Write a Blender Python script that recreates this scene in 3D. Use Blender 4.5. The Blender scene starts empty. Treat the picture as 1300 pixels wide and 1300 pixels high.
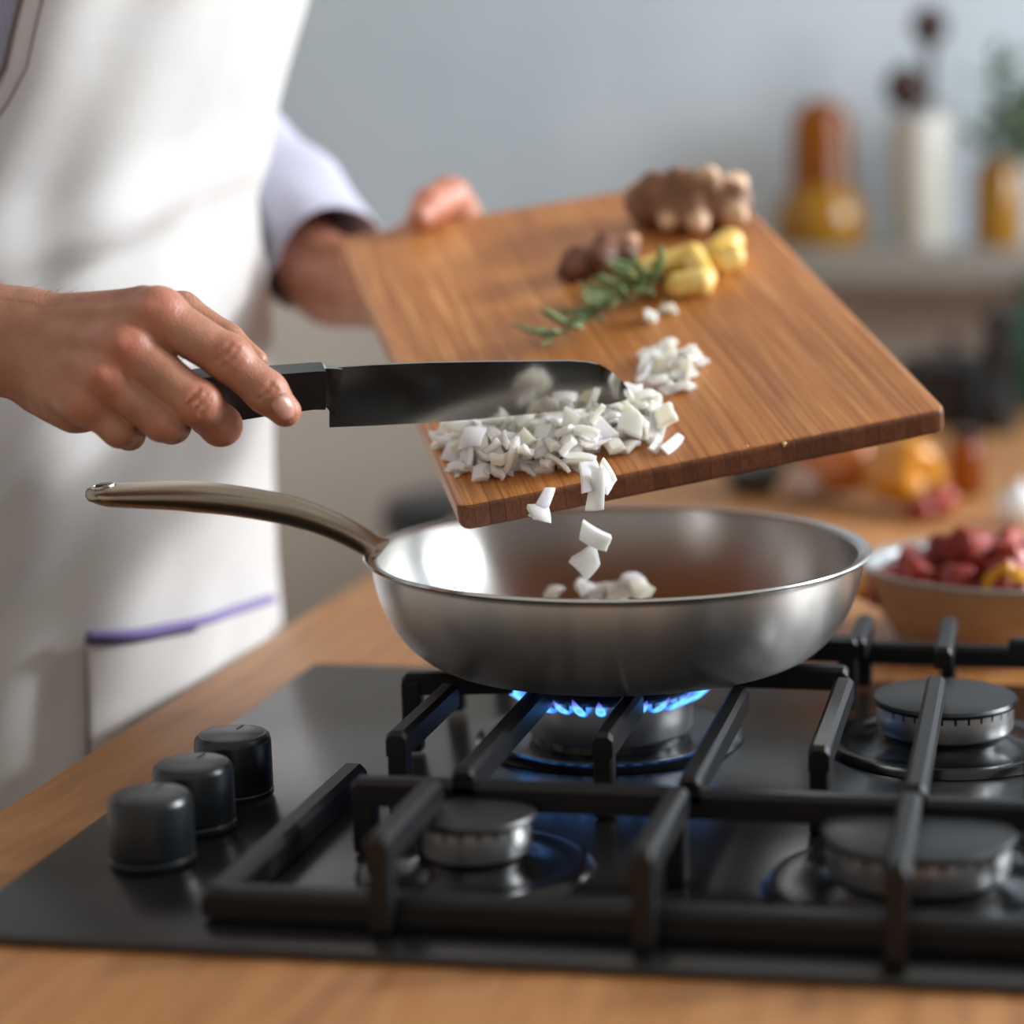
import bpy, bmesh, math, random
import numpy as np
from mathutils import Vector, Matrix
random.seed(7)
scene = bpy.context.scene
COL = scene.collection

# ------------------------------------------------------------------ camera, world, light, exposure
# z = 0 is the counter top level (hob glass), floor is at z = -0.90
F_PX, PPX, PPY = 2708.0, 975.0, 650.0
PITCH, YAW, CAMH = math.radians(9.8), math.radians(7.15), 0.335
cam_d = bpy.data.cameras.new('camera')
cam_d.sensor_width = 24.0
cam_d.lens = F_PX * 24.0 / 1300.0
cam_d.shift_x = -(PPX - 650.0) / 1300.0
cam_d.clip_start = 0.02
cam_d.dof.use_dof = True
cam_d.dof.focus_distance = 1.118
cam_d.dof.aperture_fstop = 1.75
cam = bpy.data.objects.new('camera', cam_d)
COL.objects.link(cam)
cam.location = (0, 0, CAMH)
cam.rotation_euler = (math.pi / 2 - PITCH, 0, YAW)
scene.camera = cam

world = bpy.data.worlds.new('world')
scene.world = world
world.use_nodes = True
wbg = world.node_tree.nodes['Background']
wbg.inputs['Color'].default_value = (1.0, 0.92, 0.84, 1)
wbg.inputs['Strength'].default_value = 0.40

def area_light(name, loc, target, sx, sy, power, col):
    ld = bpy.data.lights.new(name, 'AREA')
    ld.shape = 'RECTANGLE'
    ld.size, ld.size_y, ld.energy, ld.color = sx, sy, power, col
    lo = bpy.data.objects.new(name, ld)
    COL.objects.link(lo)
    lo.location = loc
    d = Vector(target) - Vector(loc)
    lo.rotation_euler = d.to_track_quat('-Z', 'Y').to_euler()
    return lo
area_light('window_right_offscreen', (1.83, 1.95, 1.07), (0, 1.95, 1.07), 1.6, 1.3, 92, (0.88, 0.94, 1.0))
sun_d = bpy.data.lights.new('sun', 'SUN'); sun_d.energy = 1.9; sun_d.angle = math.radians(5); sun_d.color = (0.97, 0.98, 1.0)
sun = bpy.data.objects.new('sun_through_right_window_offscreen', sun_d); COL.objects.link(sun)
sun.rotation_euler = Vector((-1, -.40, -.46)).to_track_quat('-Z', 'Y').to_euler()

scene.view_settings.view_transform = 'Standard'
scene.view_settings.look = 'None'
scene.view_settings.gamma = 1.0
scene.view_settings.use_curve_mapping = False
scene.view_settings.exposure = 0.32

# ------------------------------------------------------------------ pixel helpers (1300 px frame)
fwd = np.array([-math.sin(YAW) * math.cos(PITCH), math.cos(YAW) * math.cos(PITCH), -math.sin(PITCH)])
rgt = np.array([math.cos(YAW), math.sin(YAW), 0.0])
upv = np.cross(rgt, fwd)
CAM = np.array([0, 0, CAMH])
def ray(x, y): return fwd + rgt * (x - PPX) / F_PX - upv * (y - PPY) / F_PX
def P(x, y, d): return CAM + ray(x, y) * d
def onz(x, y, z):
    r = ray(x, y); return CAM + r * ((z - CAMH) / r[2])
def ony(x, y, Y):
    r = ray(x, y); return CAM + r * (Y / r[1])
def proj(q):
    v = np.asarray(q) - CAM; d = v @ fwd
    return PPX + F_PX * (v @ rgt) / d, PPY - F_PX * (v @ upv) / d, d

# ------------------------------------------------------------------ object helpers
def empty(name, loc=(0, 0, 0), rot=None, label=None, cat=None, group=None):
    o = bpy.data.objects.new(name, None)
    o.empty_display_size = 0.02
    COL.objects.link(o)
    if rot is not None:
        m = rot.to_4x4(); m.translation = Vector(loc); o.matrix_world = m
    else:
        o.location = loc
    tag(o, label, cat, group)
    return o
def tag(o, label=None, cat=None, group=None, kind=None):
    if label: o['label'] = label
    if cat: o['category'] = cat
    if group: o['group'] = group
    if kind: o['kind'] = kind
    return o
def mesh_obj(name, me, m, parent=None, smooth=True):
    o = bpy.data.objects.new(name, me)
    COL.objects.link(o)
    if m is not None and len(me.materials) == 0: me.materials.append(m)
    if smooth:
        for p in me.polygons: p.use_smooth = True
    if parent is not None: o.parent = parent
    return o
def from_data(name, v, f, m, parent=None, smooth=True):
    me = bpy.data.meshes.new(name)
    me.from_pydata([tuple(map(float, q)) for q in v], [], [tuple(map(int, q)) for q in f])
    me.update()
    return mesh_obj(name, me, m, parent, smooth)
def from_bm(name, bm, m, parent=None, smooth=True, angle=None):
    bmesh.ops.recalc_face_normals(bm, faces=bm.faces)
    me = bpy.data.meshes.new(name); bm.to_mesh(me); bm.free()
    o = mesh_obj(name, me, m, parent, smooth)
    if angle:
        sharp_by_angle(me, angle)
    return o
def sharp_by_angle(me, deg):
    bm = bmesh.new(); bm.from_mesh(me)
    for e in bm.edges:
        if len(e.link_faces) == 2 and e.calc_face_angle(0) > math.radians(deg): e.smooth = False
    bm.to_mesh(me); bm.free()
def bm_box(bm, lo, hi, bev=0.0, seg=2):
    r = bmesh.ops.create_cube(bm, size=1)
    vs = r['verts']
    lo, hi = Vector(lo), Vector(hi)
    for v in vs:
        v.co = Vector(((v.co.x + .5) * (hi.x - lo.x) + lo.x, (v.co.y + .5) * (hi.y - lo.y) + lo.y, (v.co.z + .5) * (hi.z - lo.z) + lo.z))
    if bev > 0:
        es = list({e for v in vs for e in v.link_edges})
        bmesh.ops.bevel(bm, geom=es, offset=bev, segments=seg, profile=0.5, affect='EDGES')
def box(name, lo, hi, m, parent=None, bev=0.0, seg=2):
    bm = bmesh.new(); bm_box(bm, lo, hi, bev, seg)
    return from_bm(name, bm, m, parent, smooth=bev > 0, angle=35 if bev > 0 else None)
def lathe_data(prof, n=64, cx=0, cy=0, closed=False):
    v, f = [], []
    k = len(prof)
    for i in range(n):
        a = 2 * math.pi * i / n
        for r, z in prof: v.append((cx + r * math.cos(a), cy + r * math.sin(a), z))
    for i in range(n):
        j = (i + 1) % n
        for q in range(k - 1 + (1 if closed else 0)):
            q2 = (q + 1) % k
            f.append((i * k + q, j * k + q, j * k + q2, i * k + q2))
    return v, f
def lathe(name, prof, m, parent=None, n=64, cx=0, cy=0, closed=False, angle=40):
    v, f = lathe_data(prof, n, cx, cy, closed)
    bm = bmesh.new()
    bv = [bm.verts.new(q) for q in v]
    for q in f: bm.faces.new([bv[i] for i in q])
    bmesh.ops.remove_doubles(bm, verts=bm.verts, dist=1e-6)
    return from_bm(name, bm, m, parent, True, angle)
def tube_data(pts, rad, n=12, flat=None, upref=(0, 0, 1), caps=True):
    """sweep an ellipse (rad[i], rad[i]*flat[i]) along pts"""
    v, f = [], []
    pts = [Vector(map(float, p)) for p in pts]
    m = len(pts)
    for i, p in enumerate(pts):
        t = (pts[min(i + 1, m - 1)] - pts[max(i - 1, 0)]).normalized()
        u = Vector(upref); s = t.cross(u)
        if s.length < 1e-4: s = t.cross(Vector((1, 0, 0)))
        s.normalize(); u = s.cross(t).normalized()
        r = rad[i] if hasattr(rad, '__len__') else rad
        fl = (flat[i] if hasattr(flat, '__len__') else flat) if flat is not None else 1.0
        for k in range(n):
            a = 2 * math.pi * k / n
            v.append(p + s * math.cos(a) * r + u * math.sin(a) * r * fl)
    for i in range(m - 1):
        for k in range(n):
            k2 = (k + 1) % n
            f.append((i * n + k, i * n + k2, (i + 1) * n + k2, (i + 1) * n + k))
    if caps:
        f.append(tuple(range(n - 1, -1, -1))); f.append(tuple((m - 1) * n + k for k in range(n)))
    return v, f
def tube(name, pts, rad, m, parent=None, n=12, flat=None, upref=(0, 0, 1), caps=True):
    v, f = tube_data(pts, rad, n, flat, upref, caps)
    return from_data(name, v, f, m, parent)
def spline(pts, n):
    """Catmull-Rom through pts"""
    pts = [np.array(p, float) for p in pts]
    q = [2 * pts[0] - pts[1]] + pts + [2 * pts[-1] - pts[-2]]
    out = []
    m = len(pts) - 1
    for i in range(n + 1):
        u = i / n * m; k = min(int(u), m - 1); t = u - k
        a, b, c, d = q[k], q[k + 1], q[k + 2], q[k + 3]
        out.append(0.5 * ((2 * b) + (-a + c) * t + (2 * a - 5 * b + 4 * c - d) * t * t + (-a + 3 * b - 3 * c + d) * t ** 3))
    return out

# ------------------------------------------------------------------ implicit surfaces
def seg_sdf(X, Y, Z, a, b, ra, rb):
    a = np.asarray(a, float); b = np.asarray(b, float)
    d = b - a; L2 = d @ d + 1e-12
    px, py, pz = X - a[0], Y - a[1], Z - a[2]
    t = np.clip((px * d[0] + py * d[1] + pz * d[2]) / L2, 0, 1)
    return np.sqrt((px - t * d[0]) ** 2 + (py - t * d[1]) ** 2 + (pz - t * d[2]) ** 2) - (ra + (rb - ra) * t)
def smin(a, b, k):
    h = np.clip(0.5 + 0.5 * (b - a) / k, 0, 1)
    return b * (1 - h) + a * h - k * h * (1 - h)
def surfnet(Fv, o, h):
    S = Fv < 0
    nx, ny, nz = Fv.shape
    cnt = np.zeros((nx - 1, ny - 1, nz - 1), np.int8)
    cs = [(i, j, k) for i in (0, 1) for j in (0, 1) for k in (0, 1)]
    sl = lambda A, c: A[c[0]:nx - 1 + c[0], c[1]:ny - 1 + c[1], c[2]:nz - 1 + c[2]]
    for c in cs: cnt += sl(S, c)
    I = np.argwhere((cnt > 0) & (cnt < 8))
    idx = -np.ones(cnt.shape, np.int64); idx[I[:, 0], I[:, 1], I[:, 2]] = np.arange(len(I))
    acc = np.zeros((len(I), 3)); num = np.zeros(len(I))
    for a in cs:
        for ax in range(3):
            if a[ax] == 1: continue
            b = list(a); b[ax] = 1
            fa = Fv[I[:, 0] + a[0], I[:, 1] + a[1], I[:, 2] + a[2]]
            fb = Fv[I[:, 0] + b[0], I[:, 1] + b[1], I[:, 2] + b[2]]
            m = (fa < 0) != (fb < 0)
            t = np.where(m, fa / np.where(m, fa - fb, 1), 0)
            p = np.array(a, float)[None, :] + t[:, None] * (np.array(b, float) - np.array(a, float))[None, :]
            acc[m] += p[m]; num[m] += 1
    V = (I + acc / num[:, None]) * h + np.asarray(o)
    quads = []
    for ax in range(3):
        b, c = [(1, 2), (2, 0), (0, 1)][ax]
        s0 = [slice(None)] * 3; s1 = [slice(None)] * 3
        s0[ax] = slice(0, -1); s1[ax] = slice(1, None)
        E = np.argwhere(S[tuple(s0)] != S[tuple(s1)])
        ok = (E[:, b] > 0) & (E[:, c] > 0) & (E[:, b] < cnt.shape[b]) & (E[:, c] < cnt.shape[c])
        E = E[ok]
        inside = S[E[:, 0], E[:, 1], E[:, 2]]
        def cell(db, dc):
            q = E.copy(); q[:, b] += db; q[:, c] += dc
            return idx[q[:, 0], q[:, 1], q[:, 2]]
        Q = np.stack([cell(-1, -1), cell(0, -1), cell(0, 0), cell(-1, 0)], 1)
        Q[~inside] = Q[~inside][:, ::-1]
        quads.append(Q)
    return V, np.concatenate(quads)
class Field:
    def __init__(s, lo, hi, h):
        s.o = np.array(lo, float); s.h = h
        n = np.ceil((np.array(hi) - s.o) / h).astype(int) + 1
        s.ax = [s.o[i] + np.arange(n[i]) * h for i in range(3)]
        s.D = np.full(n, 1.0)
    def sub(s, pts, mar):
        lo = np.min(pts, 0) - mar; hi = np.max(pts, 0) + mar
        sl = []
        for i in range(3):
            a = int(np.clip((lo[i] - s.o[i]) / s.h, 0, s.D.shape[i] - 1)); b = int(np.clip((hi[i] - s.o[i]) / s.h + 2, 1, s.D.shape[i]))
            sl.append(slice(a, b))
        sl = tuple(sl)
        X, Y, Z = np.meshgrid(s.ax[0][sl[0]], s.ax[1][sl[1]], s.ax[2][sl[2]], indexing='ij')
        return sl, X, Y, Z
    def chain(s, pts, rad, k=0.006, base=None, join=None, sub=False):
        """capsule chain; base: field to blend with (array), result min-ed into D"""
        mar = max(rad) + 0.02
        sl, X, Y, Z = s.sub(np.array(pts), mar)
        d = None
        for i in range(max(1, len(pts) - 1)):
            j = min(i + 1, len(pts) - 1)
            q = seg_sdf(X, Y, Z, pts[i], pts[j], rad[i], rad[j])
            d = q if d is None else smin(d, q, k)
        if sub:
            s.D[sl] = -smin(-s.D[sl], d, join or 0.002)
        elif base is not None:
            s.D[sl] = smin(s.D[sl], smin(base[sl], d, join or k), 0.0015)
        else:
            s.D[sl] = smin(s.D[sl], d, join or k)
    def mesh(s): return surfnet(s.D, s.o, s.h)

# ------------------------------------------------------------------ materials
def lin(c): return c / 12.92 if c <= 0.04045 else ((c + 0.055) / 1.055) ** 2.4
def hx(h):
    h = h.lstrip('#'); return tuple(lin(int(h[i:i + 2], 16) / 255) for i in (0, 2, 4)) + (1,)
class M:
    def __init__(s, name, col=None, rough=.5, metal=0, **kw):
        s.m = bpy.data.materials.new(name); s.m.use_nodes = True
        s.t = s.m.node_tree; s.b = s.t.nodes['Principled BSDF']
        if col is not None: s.b.inputs['Base Color'].default_value = hx(col) if isinstance(col, str) else col
        s.b.inputs['Roughness'].default_value = rough
        s.b.inputs['Metallic'].default_value = metal
        for k, v in kw.items(): s.b.inputs[k.replace('_', ' ')].default_value = v
    def n(s, ty, **kw):
        nd = s.t.nodes.new(ty)
        for k, v in kw.items():
            if hasattr(nd, k): setattr(nd, k, v)
            else: nd.inputs[k.replace('_', ' ')].default_value = v
        return nd
    def l(s, a, b): s.t.links.new(a, b)
    def coords(s, kind='Object', scale=(1, 1, 1), obj=None, rnd=False):
        tc = s.n('ShaderNodeTexCoord')
        if obj is not None: tc.object = obj
        mp = s.n('ShaderNodeMapping'); mp.inputs['Scale'].default_value = scale
        s.l(tc.outputs[kind], mp.inputs['Vector'])
        if rnd:
            oi = s.n('ShaderNodeObjectInfo'); cb = s.n('ShaderNodeCombineXYZ'); mu = s.n('ShaderNodeMath', operation='MULTIPLY')
            mu.inputs[1].default_value = 37.0
            s.l(oi.outputs['Random'], mu.inputs[0])
            for i in range(3): s.l(mu.outputs[0], cb.inputs[i])
            s.l(cb.outputs[0], mp.inputs['Location'])
        return mp.outputs['Vector']
    def noise(s, vec, scale, detail=4, rough=.55, dist=0):
        nd = s.n('ShaderNodeTexNoise'); nd.inputs['Scale'].default_value = scale; nd.inputs['Detail'].default_value = detail
        nd.inputs['Roughness'].default_value = rough; nd.inputs['Distortion'].default_value = dist
        s.l(vec, nd.inputs['Vector']); return nd.outputs['Fac']
    def ramp(s, fac, stops):
        nd = s.n('ShaderNodeValToRGB'); e = nd.color_ramp.elements
        while len(e) < len(stops): e.new(0.5)
        for i, (p, c) in enumerate(stops):
            e[i].position = p; e[i].color = hx(c) if isinstance(c, str) else c
        s.l(fac, nd.inputs['Fac']); return nd.outputs['Color']
    def mix(s, fac, a, b, mode='MIX'):
        nd = s.n('ShaderNodeMix', data_type='RGBA', blend_type=mode)
        for v, i in ((fac, 0), (a, 6), (b, 7)):
            if isinstance(v, (int, float, tuple)): nd.inputs[i].default_value = v
            elif isinstance(v, str): nd.inputs[i].default_value = hx(v)
            else: s.l(v, nd.inputs[i])
        return nd.outputs[2]
    def color(s, sock): s.l(sock, s.b.inputs['Base Color'])
    def bump(s, fac, strength=.3, dist=.001):
        nd = s.n('ShaderNodeBump'); nd.inputs['Strength'].default_value = strength; nd.inputs['Distance'].default_value = dist
        s.l(fac, nd.inputs['Height']); s.l(nd.outputs['Normal'], s.b.inputs['Normal']); return nd

def wood(name, a, b, c, scale=(3, 40, 40), rough=.45, rnd=False, bump=.15):
    m = M(name, rough=rough)
    v = m.coords('Object', scale, rnd=rnd)
    n1 = m.noise(v, 4, 6, .6, .4)
    m.color(m.ramp(n1, [(0.25, a), (0.5, b), (0.75, c)]))
    m.bump(n1, bump, .0006)
    return m.m
MAT = {}
MAT['counter'] = wood('oiled_oak_worktop', '#8f6038', '#ad7846', '#ba8856', (22, 1.6, 22), .42)
MAT['cabinet'] = M('warm_grey_cabinet_paint', '#8b857c', .55).m
wl = M('pale_plaster', rough=.9); wn = wl.noise(wl.coords('Object', (1, 1, 1)), 3, 5)
wl.color(wl.ramp(wn, [(.3, '#c0ccd4'), (.7, '#cfd9e0')])); wl.bump(wn, .1, .004); MAT['wall'] = wl.m
wl2 = M('warm_grey_plaster', rough=.85); wn = wl2.noise(wl2.coords('Object', (1, 1, 1)), 4, 5)
wl2.color(wl2.ramp(wn, [(.3, '#cfc6bb'), (.7, '#d8cfc4')])); MAT['wall_low'] = wl2.m
MAT['ledge'] = M('grey_stone_ledge', '#97938b', .6).m
MAT['floor'] = wood('floor_boards', '#5b4a3c', '#6d5a49', '#7a6652', (2, 30, 30), .5)
MAT['frame'] = M('white_window_paint', '#e6e6e2', .4).m
gl = M('black_hob_glass', '#171717', .12, 0); gl.b.inputs['Coat Weight'].default_value = .0
gn = gl.noise(gl.coords('Object', (1, 1, 1)), 900, 2); gl.bump(gn, .12, .0002)
gl.b.inputs['Roughness'].default_value = .25; gl.b.inputs['Specular IOR Level'].default_value = .7; MAT['hob'] = gl.m
ci = M('matt_black_cast_iron', '#0a0a0c', .42, Specular_IOR_Level=.4); cn = ci.noise(ci.coords('Object', (1, 1, 1)), 700, 3); ci.bump(cn, .3, .0004); MAT['iron'] = ci.m
MAT['enamel'] = M('black_enamel_burner_cap', '#1a1b1d', .42).m
MAT['dish'] = M('black_burner_dish', '#101113', .22).m
MAT['knob'] = M('black_plastic_knob', '#101418', .3).m
MAT['knobtop'] = M('black_knob_top', '#15181b', .3).m
bs = M('brushed_burner_aluminium', '#dcdcdc', .34, 1.0); MAT['alu'] = bs.m
def steel(name, col, rough, aniso, streak):
    m = M(name, col, rough, 1.0)
    m.b.inputs['Anisotropic'].default_value = aniso
    m.b.inputs['Anisotropic Rotation'].default_value = ANROT
    tg = m.n('ShaderNodeTangent', direction_type='RADIAL', axis='Z'); m.l(tg.outputs['Tangent'], m.b.inputs['Tangent'])
    return m.m
ANROT = 0.25
MAT['steel'] = steel('brushed_stainless_steel', '#c4c2be', .30, .9, 90)
MAT['rim'] = M('polished_steel_rim', '#d2d0cc', .16, 1.0).m
MAT['handle'] = M('satin_steel_handle', '#a89a88', .3, 1.0).m
kb = M('polished_knife_steel', '#b9b6b0', .1, 1.0)
kn = kb.noise(kb.coords('Object', (60, 4, 60)), 8, 3); kb.bump(kn, .03, .0003); MAT['blade'] = kb.m
MAT['khandle'] = M('black_knife_handle', '#0d0e0f', .38).m
on = M('raw_white_onion', rough=.3); on.b.inputs['Subsurface Weight'].default_value = .85; on.b.inputs['Transmission Weight'].default_value = 0
on.b.inputs['Subsurface Radius'].default_value = (.006, .006, .004); on.b.inputs['Subsurface Scale'].default_value = 1.6
oi = on.n('ShaderNodeObjectInfo'); on.color(on.ramp(oi.outputs['Random'], [(0, '#f3efdc'), (.5, '#f7f5ea'), (1, '#fbfaf6')])); MAT['onion'] = on.m
MAT['leaf'] = M('rosemary_leaf', '#5f7346', .55).m
MAT['leaf2'] = M('rosemary_leaf_pale', '#85996a', .55).m
MAT['twig'] = M('rosemary_stem', '#6b5a42', .7).m
cl = M('white_cotton_apron', rough=.9)
v = cl.coords('Object', (1, 1, 1)); n1 = cl.noise(v, 14, 4); n2 = cl.noise(cl.coords('Object', (900, 900, 900)), 1.0, 2)
cl.color(cl.ramp(n1, [(.3, '#bcbab7'), (.7, '#c8c7c5')])); cl.b.inputs['Sheen Weight'].default_value = .2
cl.bump(cl.mix(.35, n1, n2), .35, .002); MAT['apron'] = cl.m
MAT['binding'] = M('apron_edge_binding', '#5d5046', .9).m
MAT['lilac'] = M('lilac_pocket_trim', '#7c6fa4', .85).m
MAT['navy'] = M('navy_pocket_stitching', '#3d3f60', .9).m
sh = M('pale_lavender_shirt_cotton', rough=.9)
v = sh.coords('Object', (1, 1, 1)); wv = sh.n('ShaderNodeTexWave', wave_type='BANDS'); wv.inputs['Scale'].default_value = 90; sh.l(v, wv.inputs['Vector'])
sh.color(sh.ramp(wv.outputs['Fac'], [(.4, '#b9b9c8'), (.6, '#aeadbe')])); n1 = sh.noise(v, 25, 3); sh.bump(n1, .4, .004); MAT['shirt'] = sh.m
MAT['trouser'] = M('dark_trouser_cotton', '#4a4038', .9).m
MAT['shoe'] = M('dark_shoe_leather', '#2a211b', .5).m
MAT['hair'] = M('brown_hair', '#3a281c', .6).m
sk = M('light_skin', rough=.42); at = sk.n('ShaderNodeAttribute', attribute_name='red')
v = sk.coords('Object', (1, 1, 1)); n1 = sk.noise(v, 60, 5); base = sk.ramp(n1, [(.3, '#a8735a'), (.7, '#bd8a70')])
sk.color(sk.mix(at.outputs['Fac'], base, '#c96f56'))
sk.b.inputs['Subsurface Weight'].default_value = .18; sk.b.inputs['Subsurface Radius'].default_value = (.012, .005, .003); sk.b.inputs['Subsurface Scale'].default_value = .5
vo = sk.n('ShaderNodeTexVoronoi', feature='F1'); vo.inputs['Scale'].default_value = 900; sk.l(v, vo.inputs['Vector'])
n2 = sk.noise(v, 220, 4, .6); sk.bump(sk.mix(.5, vo.outputs['Distance'], n2), .45, .0009); MAT['skin'] = sk.m
MAT['nail'] = M('fingernail', '#c08c7c', .25).m
MAT['hairfine'] = M('arm_hair', '#6b4a30', .6).m

# ------------------------------------------------------------------ setting
def struct(o): tag(o, kind='structure'); return o
FLZ = -0.90
LEDGE_Z = float(ony(1040, 312, 2.88)[2])
o = struct(box('floor', (-3.2, -1.5, FLZ - .05), (2.2, 3.05, FLZ), MAT['floor'])); o['label'] = 'brown wooden floor'
o = struct(box('wall_back', (-3.2, 3.0, LEDGE_Z), (1.7, 3.1, 1.9), MAT['wall'])); o['label'] = 'pale blue grey plaster wall above ledge'
o = struct(box('wall_back_lower', (-3.2, 3.0, FLZ), (1.7, 3.1, LEDGE_Z), MAT['wall_low'])); o['label'] = 'warm grey lower wall below ledge'
bm = bmesh.new()
X0, X1 = 1.7, 1.78
WY0, WY1, WZ0, WZ1 = 1.15, 2.75, .42, 1.72
for lo, hi in (((X0, -1.5, FLZ), (X1, WY0, 1.9)), ((X0, WY1, FLZ), (X1, 3.1, 1.9)), ((X0, WY0, FLZ), (X1, WY1, WZ0)), ((X0, WY0, WZ1), (X1, WY1, 1.9))):
    bm_box(bm, lo, hi)
o = struct(from_bm('wall_right', bm, MAT['wall'], smooth=False))
win = empty('window_1', (X0, (WY0 + WY1) / 2, WZ0)); tag(win, 'white framed window in right wall', None, None, 'structure')
def wpart(nm, lo, hi): 
    q = box(nm, lo, hi, MAT['frame'], None, .004); q.parent = win; q.matrix_parent_inverse = Matrix.Translation((-X0, -(WY0 + WY1) / 2, -WZ0))
t = .05
wpart('frame_bottom', (X0 - .01, WY0, WZ0), (X0 + .05, WY1, WZ0 + t)); wpart('frame_top', (X0 - .01, WY0, WZ1 - t), (X0 + .05, WY1, WZ1))
wpart('frame_side', (X0 - .01, WY0, WZ0), (X0 + .05, WY0 + t, WZ1)); wpart('frame_side', (X0 - .01, WY1 - t, WZ0), (X0 + .05, WY1, WZ1))
wpart('mullion', (X0 - .01, 1.92, WZ0), (X0 + .05, 2.04, WZ1))
led = box('trim_1', (-.52, 2.80, LEDGE_Z - .05), (1.69, 3.0, LEDGE_Z), MAT['ledge'], None, .004); struct(led); led['label'] = 'grey stone ledge along the back wall'

CT0, CT1 = -.5275, .30
ct = box('countertop', (CT0, .40, -.045), (CT1, 2.99, -.005), MAT['counter'], None, .003)
tag(ct, 'oiled oak wooden worktop carrying the gas hob', 'countertop')
cab = empty('base_cabinet', (CT0 + .04, 1.6, FLZ), label='warm grey cabinet run under the oak worktop', cat='cabinet')
def cpart(nm, lo, hi, mt, bev=.002, par=None):
    q = box(nm, lo, hi, mt, None, bev); q.parent = par or cab; q.matrix_parent_inverse = cab.matrix_world.inverted() if par is None else Matrix.Translation(-cab.location)
    return q
bpy.context.view_layer.update()
cpart('body', (CT0 + .06, .45, FLZ + .1), (CT1 - .03, 2.98, -.045), MAT['cabinet'])
cpart('plinth', (CT0 + .10, .5, FLZ), (CT1 - .06, 2.98, FLZ + .1), MAT['cabinet'])
for k in range(5):
    y0 = .46 + k * .5
    d = cpart('door', (CT0 + .04, y0, FLZ + .12), (CT0 + .06, y0 + .49, -.06), MAT['cabinet'])
    hd = tube('handle', [(CT0 + .02, y0 + .15, -.1), (CT0 + .02, y0 + .34, -.1)], .005, MAT['handle'], d)

# ------------------------------------------------------------------ hob
HX0, HX1, HY0, HY1 = -.464, .116, .823, 1.312
hob = empty('gas_hob', (HX0, HY0, -.005), label='black glass gas hob with four burners set in the worktop', cat='gas hob')
hob_inv = Matrix.Translation((-HX0, -HY0, .005))
def hp(o, par=None):
    o.parent = par or hob; o.matrix_parent_inverse = hob_inv; return o
hp(box('glass_plate', (HX0, HY0, -.005), (HX1, HY1, 0), MAT['hob'], None, .0015))
def knob(x, y):
    base = hp(lathe('knob', [(0, .001), (.0195, .001), (.0200, .002), (.0200, .004), (.0192, .0048), (.0198, .0056), (.0198, .008), (.0195, .030), (.0188, .0325), (.0172, .034), (0, .034)], MAT['knob'], n=40, cx=x, cy=y))
    q = lathe('knob_top', [(0, .0345), (.0150, .0345), (.0168, .0338)], MAT['knobtop'], None, n=40, cx=x, cy=y); q.parent = base
    q = box('pointer', (x - .0006, y + .007, .0343), (x + .0006, y + .0150, .0347), MAT['knob']); q.parent = base
for y in (.9215, .9735, 1.0265): knob(-.4085, y)

fl = M('gas_flame'); fl.t.nodes.remove(fl.b)
em = fl.n('ShaderNodeEmission'); tr = fl.n('ShaderNodeBsdfTransparent'); mx = fl.n('ShaderNodeMixShader'); out = [n for n in fl.t.nodes if n.type == 'OUTPUT_MATERIAL'][0]
tcz = fl.n('ShaderNodeAttribute', attribute_name='h')
fl.l(fl.ramp(tcz.outputs['Fac'], [(0, (.02, .10, .9, 1)), (.35, (.10, .5, 1, 1)), (.6, (.12, .25, 1, 1)), (1, (.25, .12, .9, 1))]), em.inputs['Color'])
em.inputs['Strength'].default_value = 2.2
fl.l(fl.ramp(tcz.outputs['Fac'], [(0, (.35,) * 3 + (1,)), (.4, (.75,) * 3 + (1,)), (.7, (.25,) * 3 + (1,)), (1, (0.0,) * 3 + (1,))]), mx.inputs['Fac'])
fl.l(tr.outputs[0], mx.inputs[1]); fl.l(em.outputs[0], mx.inputs[2]); fl.l(mx.outputs[0], out.inputs['Surface'])
MAT['flame'] = fl.m
def flame_mesh():
    v, f = [], []; n = 10; rows = 9; hval = []
    for i in range(rows):
        t = i / (rows - 1)
        r = .0032 * (math.sin(math.pi * min(1, t * .9 + .12)) ** .8) * (1 - .35 * t)
        out_ = .020 * t ** .8; z = -.001 + .013 * t ** 1.3
        for k in range(n):
            a = 2 * math.pi * k / n
            v.append((out_ + r * .6 * math.cos(a), r * math.sin(a), z + r * .8 * math.cos(a))); hval.append(t)
    for i in range(rows - 1):
        for k in range(n): f.append((i * n + k, i * n + (k + 1) % n, (i + 1) * n + (k + 1) % n, (i + 1) * n + k))
    me = bpy.data.meshes.new('flame'); me.from_pydata(v, [], f); me.update()
    at = me.attributes.new('h', 'FLOAT', 'POINT'); at.data.foreach_set('value', hval)
    me.materials.append(MAT['flame'])
    for p in me.polygons: p.use_smooth = True
    return me
FLM = flame_mesh()
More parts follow.
